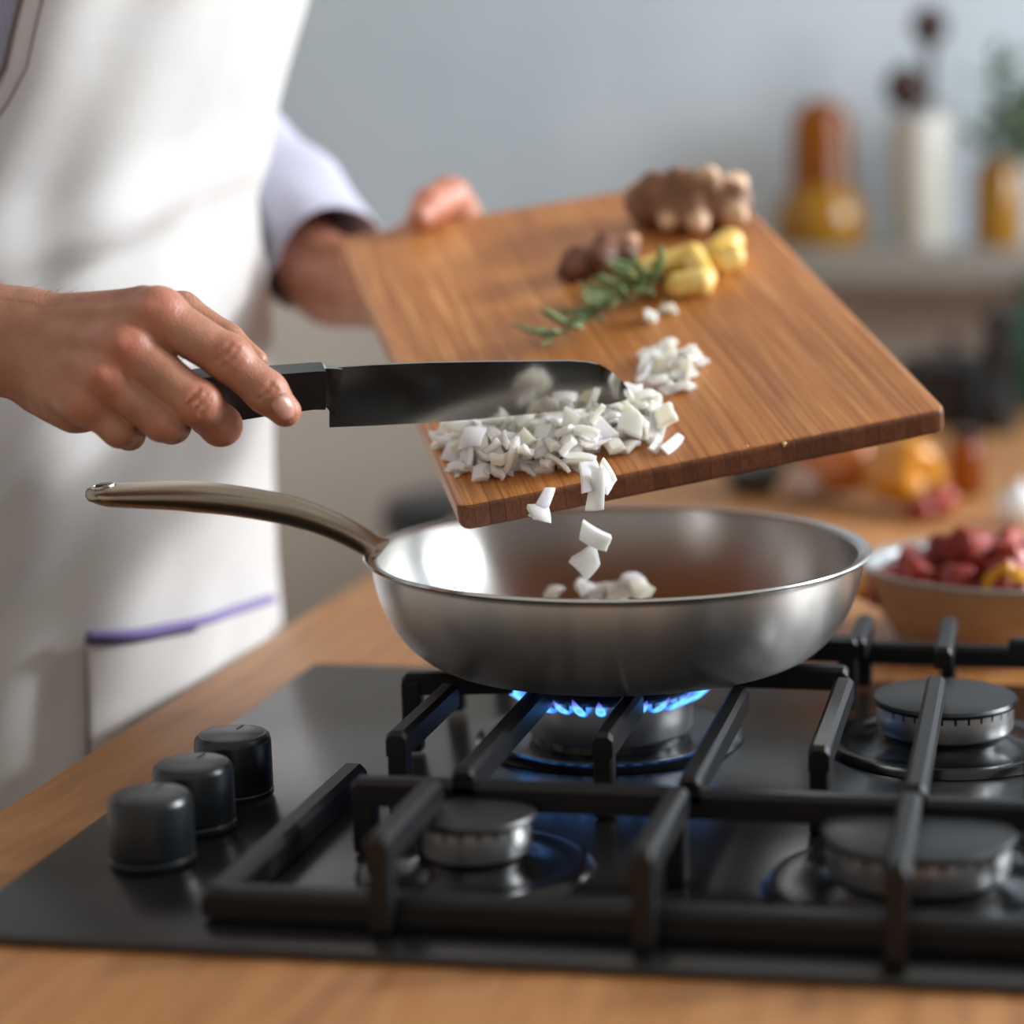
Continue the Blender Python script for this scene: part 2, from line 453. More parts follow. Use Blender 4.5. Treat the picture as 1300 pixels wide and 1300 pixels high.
def burner(x, y, R, lit=False, slots=24):
    # raised dish pressed round the burner
    D = R + .030
    dish = hp(lathe('burner_dish', [(D, .0005), (D - .003, .0035), (D - .008, .0045), (D - .013, .0035), (R + .006, .0015 if lit else .004), (R - .002, .0015 if lit else .008), (R - .004, .010)], MAT['dish'], n=64, cx=x, cy=y))
    z0, z1 = (.006, .0295) if lit else (.011, .025)
    pr = [(R - .012, z0 - .003), (R - .006, z0 - .002), (R - .001, z0), (R, z0 + .002), (R, z1 - .0030)]
    head = hp(lathe('burner_head', pr, MAT['alu'], n=96, cx=x, cy=y))
    bm = bmesh.new()
    for k in range(slots):      # crown of teeth with gas ports between them
        a0, a1 = 2 * math.pi * (k + .09) / slots, 2 * math.pi * (k + .91) / slots
        q = []
        for r in (R - .007, R):
            for a in (a0, (a0 + a1) / 2, a1):
                for z in (z1 - .0032, z1): q.append(bm.verts.new((x + r * math.cos(a), y + r * math.sin(a), z)))
        I = lambda r, a, z: q[r * 6 + a * 2 + z]
        for a in (0, 1):
            bm.faces.new([I(1, a, 0), I(1, a + 1, 0), I(1, a + 1, 1), I(1, a, 1)])
            bm.faces.new([I(0, a, 1), I(0, a + 1, 1), I(0, a + 1, 0), I(0, a, 0)])
        bm.faces.new([I(0, 0, 0), I(1, 0, 0), I(1, 0, 1), I(0, 0, 1)]); bm.faces.new([I(1, 2, 0), I(0, 2, 0), I(0, 2, 1), I(1, 2, 1)])
    q = from_bm('port_ring', bm, MAT['alu'], None, False); q.parent = head
    q = lathe('inner_wall', [(R - .008, z0), (R - .008, z1)], MAT['dish'], None, n=48, cx=x, cy=y); q.parent = head
    cap = lathe('burner_cap', [(0, z1 + .0066), (R * .6, z1 + .0064), (R - .004, z1 + .0056), (R + .0015, z1 + .0042), (R + .0026, z1 + .0025), (R + .0018, z1 + .0008), (R - .003, z1), (0, z1)], MAT['enamel'], None, n=72, cx=x, cy=y)
    cap.parent = head
    ig = lathe('igniter', [(0, .022), (.0018, .022), (.002, .020), (.002, .003)], MAT['alu'], None, n=12, cx=x - (R + .006) * .6, cy=y + (R + .006) * .8); ig.parent = head
    if lit:
        for k in range(slots):
            a = 2 * math.pi * k / slots
            fo = bpy.data.objects.new('flame', FLM); COL.objects.link(fo); fo.parent = head
            fo.location = (x + (R - .001) * math.cos(a), y + (R - .001) * math.sin(a), z1 - .003)
            fo.rotation_euler = (0, 0, a); s = .85 + .3 * random.random(); fo.scale = (s, 1, s)
B_PAN = (-.2369, 1.163)
burner(*B_PAN, .047, True, 30)
burner(-.0462, 1.168, .0385, False, 32)
burner(-.254, .930, .026, False, 20)
burner(-.0479, .929, .042, False, 30)

# pan supports -----------------------------------------------------
def finger(bm, p0, p1, w=.0105, hgt=.013, leg0=None, leg1=None):
    """bar with its top face between p0 and p1, chamfered, optional legs to z"""
    p0, p1 = Vector(p0), Vector(p1); d = p1 - p0; L = d.length; d.normalize()
    s = Vector((-d.y, d.x, 0)).normalized(); u = d.cross(s)
    if u.z < 0: u = -u
    w2, c = w / 2, w * .22
    prof = [(-w2, -hgt), (w2, -hgt), (w2, -c), (w2 - c, 0), (-w2 + c, 0), (-w2, -c)]
    ring = []
    for p, ins in ((p0, 0), (p0 + d * c, 1), (p1 - d * c, 1), (p1, 0)):
        ring.append([bm.verts.new(p + s * a + u * (b - (c if (not ins and b > -hgt / 2) else 0))) for a, b in prof])
    for i in range(3):
        for k in range(6): bm.faces.new([ring[i][k], ring[i][(k + 1) % 6], ring[i + 1][(k + 1) % 6], ring[i + 1][k]])
    bm.faces.new(ring[0][::-1]); bm.faces.new(ring[3])
    for pp_, lg, sg in ((p0, leg0, 1), (p1, leg1, -1)):
        if lg is not None:
            a = pp_ + d * sg * .0002; b = a + d * sg * .011
            xs = sorted((a.x, b.x)) if abs(d.x) > abs(d.y) else (pp_.x - w2 * .9, pp_.x + w2 * .9)
            ys = sorted((a.y, b.y)) if abs(d.y) > abs(d.x) else (pp_.y - w2 * .9, pp_.y + w2 * .9)
            bm_box(bm, (xs[0], ys[0], lg), (xs[1], ys[1], pp_.z - hgt * .4), .001, 1)
def support(label, fingers, rails, feet):
    root = empty('pan_support', (rails[0][0][0], rails[0][0][1], .0006), label=label, cat='pan support', group='cast iron pan supports on the hob')
    inv = Matrix.Translation(-root.location)
    for nm, lst in (('rail', rails), ('finger', fingers)):
        for it in lst:
            bm = bmesh.new(); finger(bm, *it[:2], **(it[2] if len(it) > 2 else {}))
            q = from_bm(nm, bm, MAT['iron'], root, False); q.matrix_parent_inverse = inv
    for x, y in feet:
        q = lathe('foot', [(0, .0006), (.006, .0006), (.0066, .003), (.0066, .009), (0, .009)], MAT['iron'], root, n=16, cx=x, cy=y); q.matrix_parent_inverse = inv
ZT = .0455
lowr = dict(w=.013, hgt=.013)
# far support: stands over the lit burner and the burner beside it
rails = [((-.318, .948, .038), (.10, .948, .038), dict(w=.011, hgt=.013, leg0=.001, leg1=.001)),
         ((-.338, 1.290, .030), (.10, 1.290, .030), dict(w=.011, hgt=.013, leg0=.001, leg1=.001))]
fg = []
lg = dict(leg0=.026)
for x, y0, y1, kw in ((-.263, .9425, 1.105, {}), (-.155, .9425, 1.112, {}), (-.0505, .9425, 1.150, {}),
                      (-.313, 1.000, 1.100, dict(leg0=.001)), (-.210, 1.010, 1.095, dict(leg0=.001)), (-.1005, 1.000, 1.140, dict(leg0=.001)), (.004, 1.000, 1.14, dict(leg0=.001)),
                      (-.2369, 1.228, 1.296, dict(leg1=.001)), (-.0495, 1.215, 1.300, dict(leg1=.001)), (-.1015, 1.235, 1.300, dict(leg1=.001))):
    fg.append(((x, y0, ZT), (x, y1, ZT), kw))
fg.append(((-.345, 1.118, ZT), (-.285, 1.130, ZT), dict(leg0=.001, w=.010, hgt=.012)))
fg.append(((-.345, 1.205, ZT), (-.295, 1.200, ZT), dict(leg0=.001)))
fg.append(((-.132, 1.238, ZT), (-.1015, 1.238, ZT), dict(leg1=.001)))
fg.append(((-.175, 1.163, ZT), (-.1005, 1.163, ZT), {}))
fg.append(((-.012, 1.245, ZT), (.06, 1.245, ZT), dict(leg1=.001)))
fg.append(((0.0, 1.168, ZT), (.06, 1.168, ZT), dict(leg1=.001)))
support('black cast iron pan support under the frying pan', fg, rails, ())
# near support: low frame with raised fingers round the two near burners
rails = [((-.350, .856, .015), (.10, .856, .015), lowr), ((-.3495, .850, .0155), (-.3495, 1.045, .0155), dict(w=.013, hgt=.0135)),
         ((.10, .850, .0155), (.10, .935, .0155), lowr)]
fg = []
for x, y0, y1 in ((-.273, .840, .926), (-.158, .836, .928), (-.0518, .832, .934), (.02, .840, .926)):
    fg.append(((x, y0, ZT), (x, y1, ZT), dict(leg0=.002, leg1=.001, w=.0105)))
support('black cast iron pan support over the small and the large unlit burner beside the knobs', fg, rails, ())

# ------------------------------------------------------------------ frying pan
PX, PY, RZ, RB = -.2310, 1.166, .1085, .0462
pan = empty('frying_pan', (PX, PY, RB), label='stainless steel frying pan on the lit gas burner', cat='frying pan')
def pp_(o): o.parent = pan; return o
RR = .1425
H = RZ - RB
def side(t):   # radius along height t 0..1 : flat base, round belly
    return .098 + (RR - .0045 - .098) * math.sin(t * math.pi / 2) ** .62
outer = [(0, 0), (.06, .0), (.088, .0006), (.096, .002)]
outer += [(side(t) , .003 + (H - .004) * t ** 1.15) for t in [i / 22 for i in range(1, 23)]]
rim = [(RR - .001, H - .0006), (RR, H + .0002), (RR - .0003, H + .0012), (RR - .0016, H + .0016), (RR - .004, H + .0005)]
inner = [(side(t) - .0028, .005 + (H - .006) * t ** 1.15) for t in [1 - i / 22 for i in range(0, 22)]] + [(.094, .0046), (.085, .0042), (0, .0042)]
# body and rolled rim
pp_(lathe('body', outer + [(RR - .0036, H - .0004), (RR - .0058, H - .0004)] + inner, MAT['steel'], n=160, angle=60))
pp_(lathe('rim', [(RR - .0058, H - .0012), (RR - .0030, H - .0014), (RR - .0006, H - .0006), (RR + .0002, H + .0004), (RR - .0006, H + .0014), (RR - .0030, H + .0014), (RR - .0058, H + .0002)], MAT['rim'], n=160, closed=True))
hpts = [P(481, 700, 1.190), P(468, 690, 1.188), P(425, 668, 1.180), P(370, 649, 1.170), P(300, 636, 1.157), P(235, 630, 1.145), P(170, 629, 1.133), P(125, 629, 1.125), P(111, 628, 1.122)]
hl = spline(hpts, 40)
hl = [q - np.array([PX, PY, RB]) for q in hl]
wid = np.interp(np.linspace(0, 1, 41), [0, .08, .3, .6, .85, .96, 1], [.0125, .0105, .0100, .0125, .0130, .0095, .003])
flt = np.interp(np.linspace(0, 1, 41), [0, .1, .35, .6, .8, .93, 1], [.75, .70, .80, .68, .50, .34, .45])
hnd = pp_(tube('handle', hl, wid, MAT['handle'], None, 20, flt))
# hanging eye recessed in the handle end
eye = []
def ring_pts(c, d, s, a, b, n=28): return [c + d * a * math.cos(2 * math.pi * i / n) + s * b * math.sin(2 * math.pi * i / n) for i in range(n + 1)]
ci_ = Vector(hl[34]); dd = (Vector(hl[36]) - Vector(hl[32])).normalized(); ss = dd.cross(Vector((0, 0, 1))).normalized(); uu = ss.cross(dd).normalized()
def on_handle(u, lat, lift):
    k = min(int(u), 39); t = u - k; c = Vector(hl[k]).lerp(Vector(hl[k + 1]), t); w = wid[k] * (1 - t) + wid[k + 1] * t; fz = flt[k] * (1 - t) + flt[k + 1] * t
    d = (Vector(hl[min(k + 2, 40)]) - Vector(hl[k - 1])).normalized(); s_ = d.cross(Vector((0, 0, 1))).normalized(); u_ = s_.cross(d)
    return c + s_ * lat * w + u_ * (w * fz * math.sqrt(max(0, 1 - lat * lat)) + lift)
er = [(35.0 + 2.6 * math.cos(2 * math.pi * i / 32), .46 * math.sin(2 * math.pi * i / 32)) for i in range(33)]
q = tube('hanging_eye', [on_handle(a, b, .0002) for a, b in er], .0008, MAT['rim'], hnd, 8, None, tuple(uu), False)
cv = [on_handle(35 + (a - 35) * .9, b * .9, .005) for a, b in er[:32]] + [on_handle(35 + (a - 35) * .9, b * .9, 0) - Vector((0, 0, .016)) for a, b in er[:32]]
cutter = from_data('cutter', cv, [tuple(range(32)), tuple(range(63, 31, -1))] + [(k, 32 + k, 32 + (k + 1) % 32, (k + 1) % 32) for k in range(32)], MAT['handle'], pan)
bmc = bmesh.new(); bmc.from_mesh(cutter.data); bmesh.ops.recalc_face_normals(bmc, faces=bmc.faces); bmc.to_mesh(cutter.data); bmc.free()
bo = hnd.modifiers.new('hole', 'BOOLEAN'); bo.operation = 'DIFFERENCE'; bo.object = cutter; bo.solver = 'EXACT'
bpy.context.view_layer.update()
nm_ = bpy.data.meshes.new_from_object(hnd.evaluated_get(bpy.context.evaluated_depsgraph_get()))
hnd.modifiers.clear(); hnd.data = nm_; sharp_by_angle(nm_, 45)
bpy.data.objects.remove(cutter)

# ------------------------------------------------------------------ cutting board
BA = Vector((-.3013, 1.0848, .1447)); BW, BL, BT = .2795, .4406, .0150
BR = Matrix(((.9052, -.4245, -.0208), (.3957, .8598, -.3227), (.1549, .2839, .9463)))
BRn = np.array(BR)
board = empty('cutting_board', BA, BR, 'caramel brown bamboo cutting board tilted over the frying pan', 'cutting board')
bw = M('bamboo_strip', rough=.38)
v = bw.coords('Object', (140, 3.2, 140), rnd=True); n1 = bw.noise(v, 2.2, 6, .62, .3)
oi = bw.n('ShaderNodeObjectInfo')
c1 = bw.ramp(n1, [(.28, '#96592a'), (.5, '#c28346'), (.72, '#e2ad72')])
c2 = bw.ramp(oi.outputs['Random'], [(0, '#c9a582'), (.5, '#e6c9a6'), (1, '#ffe8c8')])
c3 = bw.mix(.45, c1, c2, 'MULTIPLY')
st = bw.noise(bw.coords('Object', (5, 3, 5), obj=board), 2.2, 5, .6)
c4 = bw.mix(bw.ramp(st, [(.42, (0, 0, 0, 1)), (.70, (.55, .55, .55, 1))]), c3, '#8f5020')
bw.color(c4); bw.bump(n1, .12, .0005); MAT['bamboo'] = bw.m
eg = M('bamboo_end_grain', rough=.55)
v = eg.coords('Object', (500, 500, 160), rnd=True); n1 = eg.noise(v, 1.5, 4)
oi = eg.n('ShaderNodeObjectInfo')
eg.color(eg.mix(.6, eg.ramp(n1, [(.3, '#6b3f24'), (.7, '#8c5a38')]), eg.ramp(oi.outputs['Random'], [(0, '#a08070'), (1, '#f0d8c8')]), 'MULTIPLY')); MAT['endgrain'] = eg.m
NS = 34; SW = BW / NS
def strip_mesh(slices):
    """profile in y,z swept over x slices (x, end inset, top inset)"""
    bm = bmesh.new(); rings = []
    for x, iy, iz in slices:
        r = .0028
        y0, y1, z0, z1 = iy, BL - iy, -BT + iz, -iz
        pr = []
        for cx_, cz_, a0 in ((y1 - r, z1 - r, 0), (y0 + r, z1 - r, 90), (y0 + r, z0 + r, 180), (y1 - r, z0 + r, 270)):
            for k in range(4):
                a = math.radians(a0 + 30 * k); pr.append((cx_ + r * math.cos(a), cz_ + r * math.sin(a)))
        rings.append([bm.verts.new((x, y, z)) for y, z in pr])
    n = 16
    for a, b in zip(rings, rings[1:]):
        for k in range(n):
            fc = bm.faces.new([a[k], a[(k + 1) % n], b[(k + 1) % n], b[k]])
            fc.material_index = 1 if k in (5, 6, 7, 8, 9, 13, 14, 15, 0, 1) and abs(a[k].co.y - a[(k + 1) % n].co.y) < .004 and k not in (3, 11, 4, 12) else 0
    bm.faces.new(rings[0][::-1]); bm.faces.new(rings[-1])
    bmesh.ops.recalc_face_normals(bm, faces=bm.faces)
    me = bpy.data.meshes.new('strip'); bm.to_mesh(me); bm.free()
    me.materials.append(MAT['bamboo']); me.materials.append(MAT['endgrain'])
    return me
c = .00022
S_mid = strip_mesh([(0, c, c), (c, 0, 0), (SW - c, 0, 0), (SW, c, c)])
S_left = strip_mesh([(0, .0065, .0022), (.0007, .0042, .0010), (.0022, .0018, .0003), (.0045, .0004, 0), (SW - c, 0, 0), (SW, c, c)])
S_right = strip_mesh([(0, c, c), (c, 0, 0), (SW - .0045, .0004, 0), (SW - .0022, .0018, .0003), (SW - .0007, .0042, .0010), (SW, .0065, .0022)])
for i in range(NS):
    me = S_left if i == 0 else S_right if i == NS - 1 else S_mid
    q = bpy.data.objects.new('strip', me); COL.objects.link(q); q.parent = board
    q.location = (i * SW, 0, random.uniform(-.00006, .00006))
def onb(x, y, o=0.0):
    """pixel -> point on the board plane raised by o"""
    r = ray(x, y); n = BRn[:, 2]; A = np.array(BA)
    return CAM + r * (((A + n * o - CAM) @ n) / (r @ n))
BN = BRn[:, 2]

# ------------------------------------------------------------------ onion
def onion_mesh(seed):
    r = random.Random(seed)
    kind = seed % 4
    L, W, T = [(.0125, .0095, .0030), (.0105, .0090, .0034), (.0150, .0065, .0026), (.0095, .0085, .0040)][kind]
    L *= r.uniform(.85, 1.35); W *= r.uniform(.85, 1.4); T *= r.uniform(.7, 1.25)
    cur = r.uniform(25, 95) ; nx, ny = 7, 4
    corner = [(r.uniform(.6, 1.1), r.uniform(.5, 1.1)) for _ in range(4)]
    bm = bmesh.new(); G = {}
    for s in (0, 1):
        for i in range(nx):
            for j in range(ny):
                u, v = i / (nx - 1) * 2 - 1, j / (ny - 1) * 2 - 1
                cx_ = [corner[0], corner[1], corner[2], corner[3]]
                a, b = (u + 1) / 2, (v + 1) / 2
                fx = (cx_[0][0] * (1 - a) + cx_[1][0] * a) * (1 - b) + (cx_[2][0] * (1 - a) + cx_[3][0] * a) * b
                fy = (cx_[0][1] * (1 - a) + cx_[1][1] * a) * (1 - b) + (cx_[2][1] * (1 - a) + cx_[3][1] * a) * b
                x, y = u * L / 2 * fx + v * .0012 * (1 if seed % 2 else -1), v * W / 2 * fy
                th = T * (.5 if s else -.5) * (1 - .15 * u * u)
                R = .5 * L / math.sin(math.radians(cur) / 2)
                an = x / R; rr = R + th
                G[s, i, j] = bm.verts.new((rr * math.sin(an), y, rr * math.cos(an) - R + .0006 * math.sin(3 * v + seed)))
    for i in range(nx - 1):
        for j in range(ny - 1):
            bm.faces.new([G[1, i, j], G[1, i + 1, j], G[1, i + 1, j + 1], G[1, i, j + 1]])
            bm.faces.new([G[0, i, j + 1], G[0, i + 1, j + 1], G[0, i + 1, j], G[0, i, j]])
        for j in (0, ny - 1):
            bm.faces.new([G[0, i, j], G[0, i + 1, j], G[1, i + 1, j], G[1, i, j]])
    for j in range(ny - 1):
        for i in (0, nx - 1): bm.faces.new([G[0, i, j], G[0, i, j + 1], G[1, i, j + 1], G[1, i, j]])
    bmesh.ops.recalc_face_normals(bm, faces=bm.faces)
    me = bpy.data.meshes.new('onion_piece'); bm.to_mesh(me); bm.free()
    me.materials.append(MAT['onion'])
    for p in me.polygons: p.use_smooth = True
    sharp_by_angle(me, 40)
    return me
ON = [onion_mesh(s) for s in range(16)]
def onion(pos, rot, label, group, mesh=None, sc=1.0):
    q = bpy.data.objects.new('onion_piece', mesh or random.choice(ON)); COL.objects.link(q)
    m = rot.to_matrix().to_4x4() if hasattr(rot, 'to_matrix') else rot.to_4x4()
    m = m @ Matrix.Diagonal((sc, sc, sc, 1)); m.translation = Vector(map(float, pos))
    q.matrix_world = m
    tag(q, label, 'onion piece', group); return q
def board_rot(tilt):
    yaw = random.uniform(0, 6.28); ax = Vector((math.cos(yaw * 3), math.sin(yaw * 3), 0))
    return BR @ Matrix.Rotation(random.uniform(-tilt, tilt), 3, ax) @ Matrix.Rotation(yaw, 3, 'Z') @ Matrix.Rotation(random.choice((0, math.pi)), 3, 'X')
def inpoly(x, y, poly):
    c = False
    for (x0, y0), (x1, y1) in zip(poly, poly[1:] + poly[:1]):
        if (y0 > y) != (y1 > y) and x < (x1 - x0) * (y - y0) / (y1 - y0) + x0: c = not c
    return c
def pile(poly, n, layer_h, tilt, label, group, sc=(1.0, 1.42), mind=9.0, peak=None):
    xs = [p[0] for p in poly]; ys = [p[1] for p in poly]; placed = []
    tries = 0
    while len(placed) < n and tries < 20000:
        tries += 1
        x, y = random.uniform(min(xs), max(xs)), random.uniform(min(ys), max(ys))
        if not inpoly(x, y, poly): continue
        b = onb(x, y); near = [q for q in placed if np.linalg.norm(q[0] - b) < .0085]
        lv = len(near)
        if lv > 4: continue
        if any(np.linalg.norm(q[0] - b) < .0042 for q in near): continue
        placed.append((b, lv))
        pos = b + BN * (.0026 + lv * layer_h)
        onion(pos, board_rot(tilt if lv else tilt * .55), label, group, sc=random.uniform(*sc))
pile([(560, 580), (566, 560), (620, 548), (700, 541), (775, 530), (826, 522), (846, 535), (838, 555), (800, 575), (758, 594), (700, 604), (640, 606), (585, 598)], 135, .0042, 1.2,
     'white diced onion piece heaped at the front edge of the cutting board', 'diced onion heap on the board')
pile([(822, 470), (836, 448), (862, 462), (884, 480), (878, 498), (845, 505), (818, 492)], 20, .0046, 1.2,
     'white diced onion piece in the small cluster beyond the knife tip', 'small onion cluster on the board')
g = 'stray onion pieces on the board'
for (x, y, s, lb) in ((888, 466, 1.0, 'single onion dice lying just beside the small onion cluster'),
                      (826, 408, 1.15, 'white onion piece on the board beside the rosemary sprig'), (848, 396, 1.15, 'white onion piece on the board between rosemary and yellow ginger')):
    onion(onb(x, y) + BN * .0028, board_rot(.3), lb, g, ON[3], s)
for (x, y, a, s) in ((836, 567, 1.15, 1.05), (857, 567, .85, 1.1)):
    onion(onb(x, y) + BN * .002, BR @ Matrix.Rotation(a, 3, 'Z') @ Matrix.Rotation(1.1, 3, 'X'), 'thin onion sliver lying flat near the front edge of the board', 'onion slivers near the board edge', ON[2], s)
for (x, y, a) in ((612, 608, .2), (634, 606, 1.4), (590, 600, 2.2), (650, 596, .9)):
    onion(onb(x, y) + BN * .0042, BR @ Matrix.Rotation(a, 3, 'Z') @ Matrix.Rotation(.5, 3, 'X'), 'blocky onion dice at the left front corner of the board', 'onion dice at the board corner', ON[3], 1.2)
onion(onb(581, 606) + BN * .0012, BR, 'tiny onion crumb near the corner of the board', None, ON[3], .35)
def cam_rot(roll, yaw, pit):
    """piece facing the camera side, then turned"""
    return Matrix(((rgt[0], upv[0], -fwd[0]), (rgt[1], upv[1], -fwd[1]), (rgt[2], upv[2], -fwd[2]))) @ Matrix.Rotation(roll, 3, 'Z') @ Matrix.Rotation(yaw, 3, 'Y') @ Matrix.Rotation(pit, 3, 'X')
for i, (x, y, d, ro, ya, pi_, s, k) in enumerate(((751, 606, 1.115, 1.75, .4, .5, 1.15, 0), (757, 622, 1.113, 1.45, -.3, .2, 1.2, 2), (770, 603, 1.118, -1.1, .3, -.5, 1.2, 4))):
    onion(P(x, y, d), cam_rot(ro, ya, pi_), 'onion piece tumbling over the front edge of the board', 'onion pieces tipping off the board', ON[k], s)
for i, (x, y, d, ro, ya, pi_, s, k, lb) in enumerate(((690, 638, 1.130, 1.15, .3, .4, 1.0, 2, 'upper onion piece falling below the board front edge'), (685, 653, 1.128, 1.9, .2, .5, 1.05, 1, 'folded onion piece falling just above the pan'),
         (754, 682, 1.150, -.5, .5, .6, 1.35, 6, 'long onion piece falling into the pan above another'), (746, 711, 1.165, .75, -.3, .3, 1.35, 5, 'onion piece falling low inside the frying pan'))):
    onion(P(x, y, d), cam_rot(ro, ya, pi_), lb, 'onion pieces falling into the pan', ON[k], s)
hy = 1.205
for (x, y, k, a, s) in ((703, 751, 3, .3, 1.1), (742, 744, 3, 1.2, 1.5), (760, 749, 7, .4, 1.3), (779, 748, 1, 2.0, 1.35), (800, 738, 3, .6, 1.6), (815, 747, 11, 1.1, 1.5), (790, 750, 5, .1, 1.3)):
    onion(ony(x, y, hy + .006 * math.sin(k)), Matrix.Rotation(a, 3, 'Z') @ Matrix.Rotation(.5, 3, 'X'), 'diced onion piece on top of the small heap in the frying pan', 'onion pieces on the heap in the frying pan', ON[k], s)
hc0 = ony(770, 748, hy); r5 = random.Random(2)
for i in range(46):
    lv = r5.random() ** 1.6; rr_ = .058 * (1 - lv) * math.sqrt(r5.random()) ; aa = r5.uniform(0, 6.283)
    pz = RB + .0075 + lv * (hc0[2] - RB - .017)
    onion((hc0[0] + 1.25 * rr_ * math.cos(aa), hy + rr_ * math.sin(aa), pz), Matrix.Rotation(r5.uniform(0, 6), 3, 'Z') @ Matrix.Rotation(r5.uniform(-.6, .6), 3, 'X'), 'diced onion piece low in the small heap in the frying pan', 'onion pieces low in the heap in the pan', ON[i % 16], 1.2)

# ------------------------------------------------------------------ knife
kd = lambda x: 1.176 + (x - 800) * .000150      # depth along the knife
KTILT = math.radians(22.5)
ka, kb_ = P(412, 490, kd(412)), P(800, 503, kd(800))
knife = empty('kitchen_knife', P(285, 500, kd(285)), None, 'santoku style knife with black handle scraping onion off the board', 'knife')
kinv = Matrix.Translation(-knife.location)
kax = Vector(P(780, 480, kd(780)) - P(300, 480, kd(300))).normalized()
kfw = Vector(fwd); kn_ = (kfw - kax * kfw.dot(kax)).normalized()    # away from camera
kup = kn_.cross(kax); kup = kup if kup.z > 0 else -kup
kn_ = (kn_ + kup * math.tan(KTILT)).normalized()                     # lean: face turned down a little
def outline_obj(name, top, bot, thick_top, thick_bot, m, par, bevel=.0, taper=False):
    """solid between an upper and a lower px outline (same count), thickness along kn_"""
    v, f = [], []; n = len(top)
    for k in range(n):
        a, b = Vector(P(*top[k], kd(top[k][0]))), Vector(P(*bot[k], kd(bot[k][0])))
        rb_ = Vector(ray(*bot[k])); b = Vector(CAM) + rb_ * ((a - Vector(CAM)).dot(kn_) / rb_.dot(kn_))
        mid = a.lerp(b, .72)
        hk = min(1.0, (a - b).length / .028) if taper else 1.0
        for q, th in ((a, thick_top), (mid, thick_top * .28 + thick_bot * .72), (b, thick_bot)):
            v += [q - kn_ * th * hk / 2, q + kn_ * th * hk / 2]
    for k in range(n - 1):
        o_, p_ = k * 6, k * 6 + 6
        for r in (0, 2):
            f.append((o_ + r, o_ + r + 2, p_ + r + 2, p_ + r)); f.append((o_ + r + 1, p_ + r + 1, p_ + r + 3, o_ + r + 3))
        f.append((o_, p_, p_ + 1, o_ + 1)); f.append((o_ + 4, o_ + 5, p_ + 5, p_ + 4))
    f.append((0, 1, 3, 2)); f.append((2, 3, 5, 4)); e = (n - 1) * 6
    f.append((e, e + 2, e + 3, e + 1)); f.append((e + 2, e + 4, e + 5, e + 3))
    bm = bmesh.new(); bv = [bm.verts.new(q) for q in v]
    for q in f: bm.faces.new([bv[i] for i in q])
    if bevel: 
        es = [e_ for e_ in bm.edges if e_.calc_face_angle(0) > .7]
        bmesh.ops.bevel(bm, geom=es, offset=bevel, segments=3, affect='EDGES')
    o = from_bm(name, bm, m, par, True, 25); o.matrix_parent_inverse = kinv
    return o
tx = [418, 470, 540, 620, 690, 720, 745, 762, 776, 788, 796, 800]
ty = [466.5, 463, 460, 458.5, 458, 457.5, 459, 463, 471, 482, 492, 500]
by = [542.5, 540.5, 537, 531, 524, 521, 518, 515.5, 513, 510, 507, 503.5]
outline_obj('blade', list(zip(tx, ty)), list(zip(tx, by)), .0020, .00025, MAT['blade'], knife, 0, True)
outline_obj('bolster', [(409, 466), (414, 465.5), (424, 465.8), (434, 466.5)], [(409, 515), (414, 516.5), (419, 522), (424, 528)], .0062, .0030, MAT['blade'], knife)
hx_ = [218, 222, 232, 250, 300, 350, 396, 411]
outline_obj('handle', list(zip(hx_, [492, 482, 477, 474, 471, 469.5, 466, 465.5])), list(zip(hx_, [518, 527, 531, 532, 529, 521, 515, 515])), .0150, .0130, MAT['khandle'], knife, .004)

# ------------------------------------------------------------------ rosemary, ginger
ros = empty('rosemary_sprig', onb(770, 395, .0), None, 'green rosemary sprig lying on the cutting board', 'rosemary')
rinv = Matrix.Translation(-ros.location)
spath = spline([onb(700, 426, .006), onb(742, 408, .007), onb(778, 385, .008), onb(803, 364, .009), onb(822, 352, .009), onb(838, 344, .008)], 30)
q = tube('stem', spath, np.interp(np.linspace(0, 1, 31), [0, 1], [.0008, .0014]), MAT['twig'], ros, 8); q.matrix_parent_inverse = rinv
def leaf_mesh(m, bend):
    pts, ra = [], []
    for i in range(9):
        t = i / 8; pts.append((t * .027, 0, bend * t * t)); ra.append(.0027 * max(.12, math.sin(math.pi * (t * .86 + .1)) ** .6))
    v, f = tube_data(pts, ra, 8, .5); me = bpy.data.meshes.new('leaf'); me.from_pydata([tuple(q) for q in v], [], f); me.update(); me.materials.append(m)
    for p in me.polygons: p.use_smooth = True
    return me
LV = [leaf_mesh(MAT['leaf'], .004), leaf_mesh(MAT['leaf2'], .003), leaf_mesh(MAT['leaf'], -.003), leaf_mesh(MAT['leaf2'], .006)]
for i in range(46):
    t = (i + .5) / 46; k = min(29, int(t * 30)); p = spath[k]; d = Vector(spath[k] - spath[k + 1]).normalized() if False else Vector(spath[max(0, k - 1)] - spath[min(30, k + 1)]).normalized()
    n = Vector(BN); s = n.cross(d).normalized(); ph = i * 2.4
    side_ = s * math.copysign(abs(math.cos(ph)) ** .6, math.cos(ph)) + n * (abs(math.sin(ph)) * .55 + .02)
    dr = (d * random.uniform(.45, 1.0) + side_ * random.uniform(.7, 1.0)).normalized()
    y_ = n.cross(dr).normalized(); z_ = dr.cross(y_)
    q = bpy.data.objects.new('leaf', random.choice(LV)); COL.objects.link(q); q.parent = ros; q.matrix_parent_inverse = rinv
    m = Matrix((dr, y_, z_)).transposed().to_4x4() @ Matrix.Scale(random.uniform(.8, 1.25) * (1.0 if t > .1 else .8), 4); m.translation = Vector(p)
    q.matrix_basis = m

